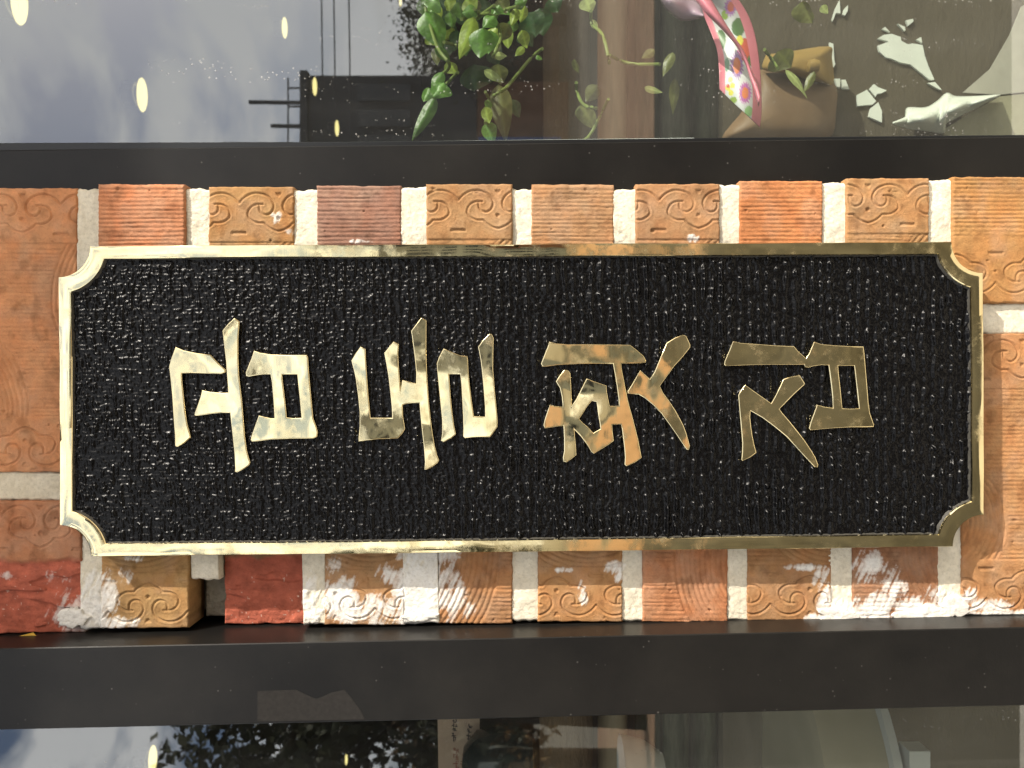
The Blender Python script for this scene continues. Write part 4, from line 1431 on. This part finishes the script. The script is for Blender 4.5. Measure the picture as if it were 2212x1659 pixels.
def leaf(bx, by, tx, ty, w, mi, y, parent, tilt=None, name='leaf'):
    """base -> tip in zoom px; w = width"""
    p0, p1 = P(LX + bx / LZ, by / LZ, y), P(LX + tx / LZ, ty / LZ, y)
    d = p1 - p0
    L = d.length
    ax = d.normalized()
    tilt = rnd.uniform(-0.5, 0.5) if tilt is None else tilt
    side = Vector((0, 1, 0)).cross(ax).normalized()
    nrm = ax.cross(side).normalized()
    side = side * math.cos(tilt) + nrm * math.sin(tilt)
    nrm = ax.cross(side).normalized()
    half = w / LZ * S(y) / 2 * 1.3
    n, m = 12, 7
    V = []
    curl, fold, wv = rnd.uniform(-0.25, 0.3), rnd.uniform(0.15, 0.5), rnd.uniform(0, 6)
    for i in range(n + 1):
        t = i / n
        prof_ = math.sin(math.pi * min(1, t ** 0.72)) ** 0.85 * (1 - 0.25 * t) if 0 < t < 1 else 0
        for j in range(m):
            s_ = (j / (m - 1)) * 2 - 1
            o_ = nrm * (curl * L * (t - 0.5) ** 2 + fold * half * abs(s_) * prof_ + 0.08 * half * math.sin(9 * t + wv) * s_)
            V.append(p0 + ax * (L * t) + side * (half * prof_ * 1.1 * s_) + o_)
    Fc = []
    for i in range(n):
        for j in range(m - 1):
            Fc.append([i * m + j, i * m + j + 1, (i + 1) * m + j + 1, (i + 1) * m + j])
    o = mesh_py(name, V, Fc, LEAFM[mi], parent, smooth=True)
    ca = o.data.color_attributes.new('Col', 'FLOAT_COLOR', 'POINT')
    tone = rnd.uniform(0.75, 1.2)
    cv = []
    for i in range(n + 1):
        for j in range(m):
            k_ = 1.55 if j == m // 2 else (1.25 if (i + abs(j - m // 2)) % 3 == 0 else 0.9) * rnd.uniform(0.85, 1.1)
            cv += [k_ * tone, k_ * tone, k_ * tone * 0.95, 1]
    ca.data.foreach_set('color', cv)
    return o


leaves = [(210, 110, 400, 510, 250, 0, .115), (735, 185, 575, 650, 150, 1, .10), (955, 165, 830, 300, 140, 0, .095), (830, 305, 800, 640, 220, 0, .085),
          (770, 105, 600, 135, 150, 0, .11), (640, -20, 765, 115, 160, 1, .12), (230, 90, 340, -40, 210, 0, .10), (340, 40, 365, 250, 70, 1, .13), (470, 130, 505, 310, 100, 0, .14),
          (1005, 50, 935, 170, 120, 0, .10), (1010, -20, 1095, 150, 140, 3, .13), (1195, 90, 1145, 290, 90, 1, .12), (1180, 45, 1320, 0, 100, 0, .11), (1115, 255, 1025, 450, 140, 3, .13),
          (1300, 140, 1410, 410, 260, 2, .18), (1260, 320, 1380, 500, 160, 2, .17), (390, 775, 265, 1000, 110, 0, .10), (405, 890, 290, 1060, 210, 0, .09), (245, 950, 185, 1110, 140, 0, .11),
          (320, 1050, 55, 1530, 120, 0, .10), (915, 1105, 865, 1180, 80, 0, .10), (855, 1165, 905, 1350, 100, 1, .095), (865, 1330, 945, 1560, 140, 0, .10), (1000, 900, 1080, 1540, 190, 3, .16),
          (960, 600, 1095, 610, 70, 4, .09), (845, 765, 1065, 900, 75, 4, .10), (440, 670, 565, 810, 120, 1, .12), (740, 700, 745, 1000, 330, 2, .20), (1000, 690, 1030, 920, 160, 3, .17),
          (1950, -20, 2015, 140, 150, 4, .14), (2020, 215, 2085, 335, 60, 4, .13), (330, 500, 485, 690, 110, 0, .13), (165, -10, 205, 190, 110, 0, .14), (440, -20, 470, 120, 130, 1, .15),
          (560, 20, 600, 220, 130, 0, .16), (850, -20, 860, 150, 240, 2, .19), (560, 330, 520, 560, 120, 2, .18), (690, 380, 640, 590, 130, 2, .19), (920, 330, 890, 590, 150, 0, .14),
          (300, 20, 250, 170, 120, 0, .13), (1450, 90, 1490, 400, 200, 2, .2), (1560, -30, 1650, 130, 190, 2, .2), (700, 20, 690, 130, 120, 0, .15), (400, 90, 330, 330, 120, 2, .17),
          (1830, 640, 1880, 800, 70, 3, .2), (2080, 930, 1950, 1110, 130, 3, .2), (1900, 1130, 2060, 1400, 190, 3, .21), (1420, 600, 1480, 650, 60, 0, .12), (1150, 1080, 1230, 1280, 120, 2, .2)]
for q in leaves:
    leaf(*q, pl_)
for _ in range(34):
    bx, by = rnd.uniform(170, 1330), rnd.uniform(-60, 560)
    an, L = rnd.uniform(0.6, 2.4), rnd.uniform(110, 230)
    leaf(bx, by, bx + L * math.cos(an), by + L * math.sin(an), L * rnd.uniform(0.45, 0.75), rnd.choice([0, 0, 2, 2, 3, 1]), rnd.uniform(0.14, 0.22), pl_)
# off the vine: three loose leaves over the pouch and board side
for q in ((4040, 560, 4190, 740, 260, 3, .2), (4140, 740, 4380, 1060, 80, 4, .18), (4440, 780, 4330, 1010, 70, 3, .2), (2590, 955, 2790, 1010, 60, 4, .14), (2900, 560, 2790, 830, 90, 3, .25), (2930, 850, 2900, 1250, 90, 3, .26), (2700, 540, 2560, 640, 80, 3, .2), (4300, 20, 4420, 260, 240, 3, .22), (4520, 60, 4590, 150, 70, 4, .2)):
    leaf(*q, pl_)
stems = [[(600, 210), (780, 165), (910, 140)], [(740, 210), (800, 170), (960, 60)], [(960, 170), (1090, 100), (1210, 70)], [(960, 210), (1010, 300), (1020, 440), (940, 620)],
         [(2010, 120), (2020, 260), (2140, 390), (2212, 690)], [(560, 790), (410, 940), (300, 1060)], [(1850, 900), (1860, 1000), (1930, 1140), (2070, 1180)], [(2200, 1080), (2000, 1470), (1880, 1540)],
         [(1480, 530), (1350, 640), (1090, 950), (950, 1040)], [(410, 460), (550, 495)], [(210, -20), (215, 120), (340, 520), (470, 700), (400, 800)], [(860, 1000), (900, 1110), (860, 1340)], [(740, 100), (830, 160), (955, 170)],
         [(2212, 600), (2420, 690), (2760, 700)], [(4040, 740), (3960, 620), (3900, 540)]]
for s_ in stems:
    pts = smoothpoly(s_, 6)
    tube('stem', [P(LX + a / LZ, b / LZ, 0.105 + 0.02 * math.sin(i * 0.3)) for i, (a, b) in enumerate(pts)], 0.0014, STEM, pl_, 6)

# ------------------------------------------------------------------ things behind the lower pane
CREAM = plain('cream_enamel', (0.27, 0.245, 0.165), 0.35, 0.5, 0.06, 8)
WHITE = plain('white_plastic', (0.42, 0.43, 0.41), 0.35, 0.5)
yt = 0.30
zt, zm = uz(1694, yt), uz(1822, yt)
rp = 0.17
cxp = (CY - 1700) * S(yt)
pot = empty('bucket', (cxp, yt - 0.12 + rp, zm))
tag(pot, 'cream bucket with white base rim behind the lower pane at the right', 'bucket')
lathe('body', [(0, zt - zm + 0.004), (rp * 0.9, zt - zm + 0.002), (rp * 0.95, zt - zm - 0.004), (rp, 0.0)], (0, 0, 0), CREAM, pot, 64)
brim = lathe('base_rim', [(rp, 0.002), (rp + 0.006, 0.0), (rp + 0.006, -0.008), (rp - 0.004, -0.012), (0, -0.012)], (0, 0, 0), WHITE, pot, 64)
for ang in (-2.0, -1.1):
    ca, sa = math.cos(ang), math.sin(ang)
    b0 = Vector((rp * ca, rp * sa, -0.02))
    o = mesh_py('foot', [b0 + Vector((dx * 0.014, dy * 0.01, dz * 0.012)) for dx in (-1, 1) for dy in (-1, 1) for dz in (-1, 0.6)],
                [[0, 1, 3, 2], [4, 6, 7, 5], [0, 4, 5, 1], [2, 3, 7, 6], [0, 2, 6, 4], [1, 5, 7, 3]], WHITE, brim)

# menu card with small faint columns of print
CARD = plain('pinkish_card', (0.40, 0.29, 0.22), 0.8, 0.2, 0.06, 20)
INK = plain('dark_ink', (0.05, 0.04, 0.05), 0.8, 0.2)
REDI = plain('red_ink', (0.24, 0.08, 0.06), 0.8, 0.2)
yc_ = 0.24
mc = empty('menu_card')
tag(mc, 'pinkish paper card with dark print behind the lower pane, left of the stakes', 'card')
crd = prism('card', outl([(944, 1480), (1036, 1480), (1036, 1720), (948, 1720)], yc_), yc_, yc_ + 0.001, CARD, mc)


def print_col(px, py0, n, sz, mat):
    V, Fc = [], []
    for k in range(n):
        for q in range(5):
            ax_, ay_ = px + rnd.uniform(-sz, sz), py0 + k * sz * 2.4 + rnd.uniform(-sz, sz)
            w_, h_ = (rnd.uniform(0.5, 1.0) * sz, 0.9) if rnd.random() < 0.5 else (0.9, rnd.uniform(0.5, 1.0) * sz)
            i0 = len(V)
            for sx, sy in ((-1, -1), (1, -1), (1, 1), (-1, 1)):
                V.append(P(ax_ + sx * w_, ay_ + sy * h_, yc_ - 0.0003 - 0.00002 * q))
            Fc.append([i0, i0 + 1, i0 + 2, i0 + 3])
    return mesh_py('print', V, Fc, mat, crd)


print_col(982, 1558, 5, 4, INK)
print_col(1014, 1570, 4, 4, INK)
print_col(985, 1622, 4, 5, REDI)
print_col(1002, 1630, 4, 5, REDI)
DK = plain('dark_glaze', (0.02, 0.028, 0.03), 0.15, 0.6)
t = P(1060, 1650, 0.22)
jar = lathe('jar', [(0, 0.028), (0.016, 0.026), (0.030, 0.014), (0.034, -0.01), (0.030, -0.04), (0.0, -0.042)], tuple(t), DK, None, 36)
tag(jar, 'dark glazed round jar at the bottom photo edge beside the menu card', 'jar')
bw = P(1368, 1668, 0.26)
bowl = lathe('bowl', [(0.0, -0.03), (0.018, -0.03), (0.03, -0.012), (0.036, 0.012), (0.034, 0.012), (0.028, -0.010), (0.0, -0.025)], tuple(bw), WHITE, None, 40)
tag(bowl, 'small white bowl at the bottom photo edge in front of the stakes', 'bowl')
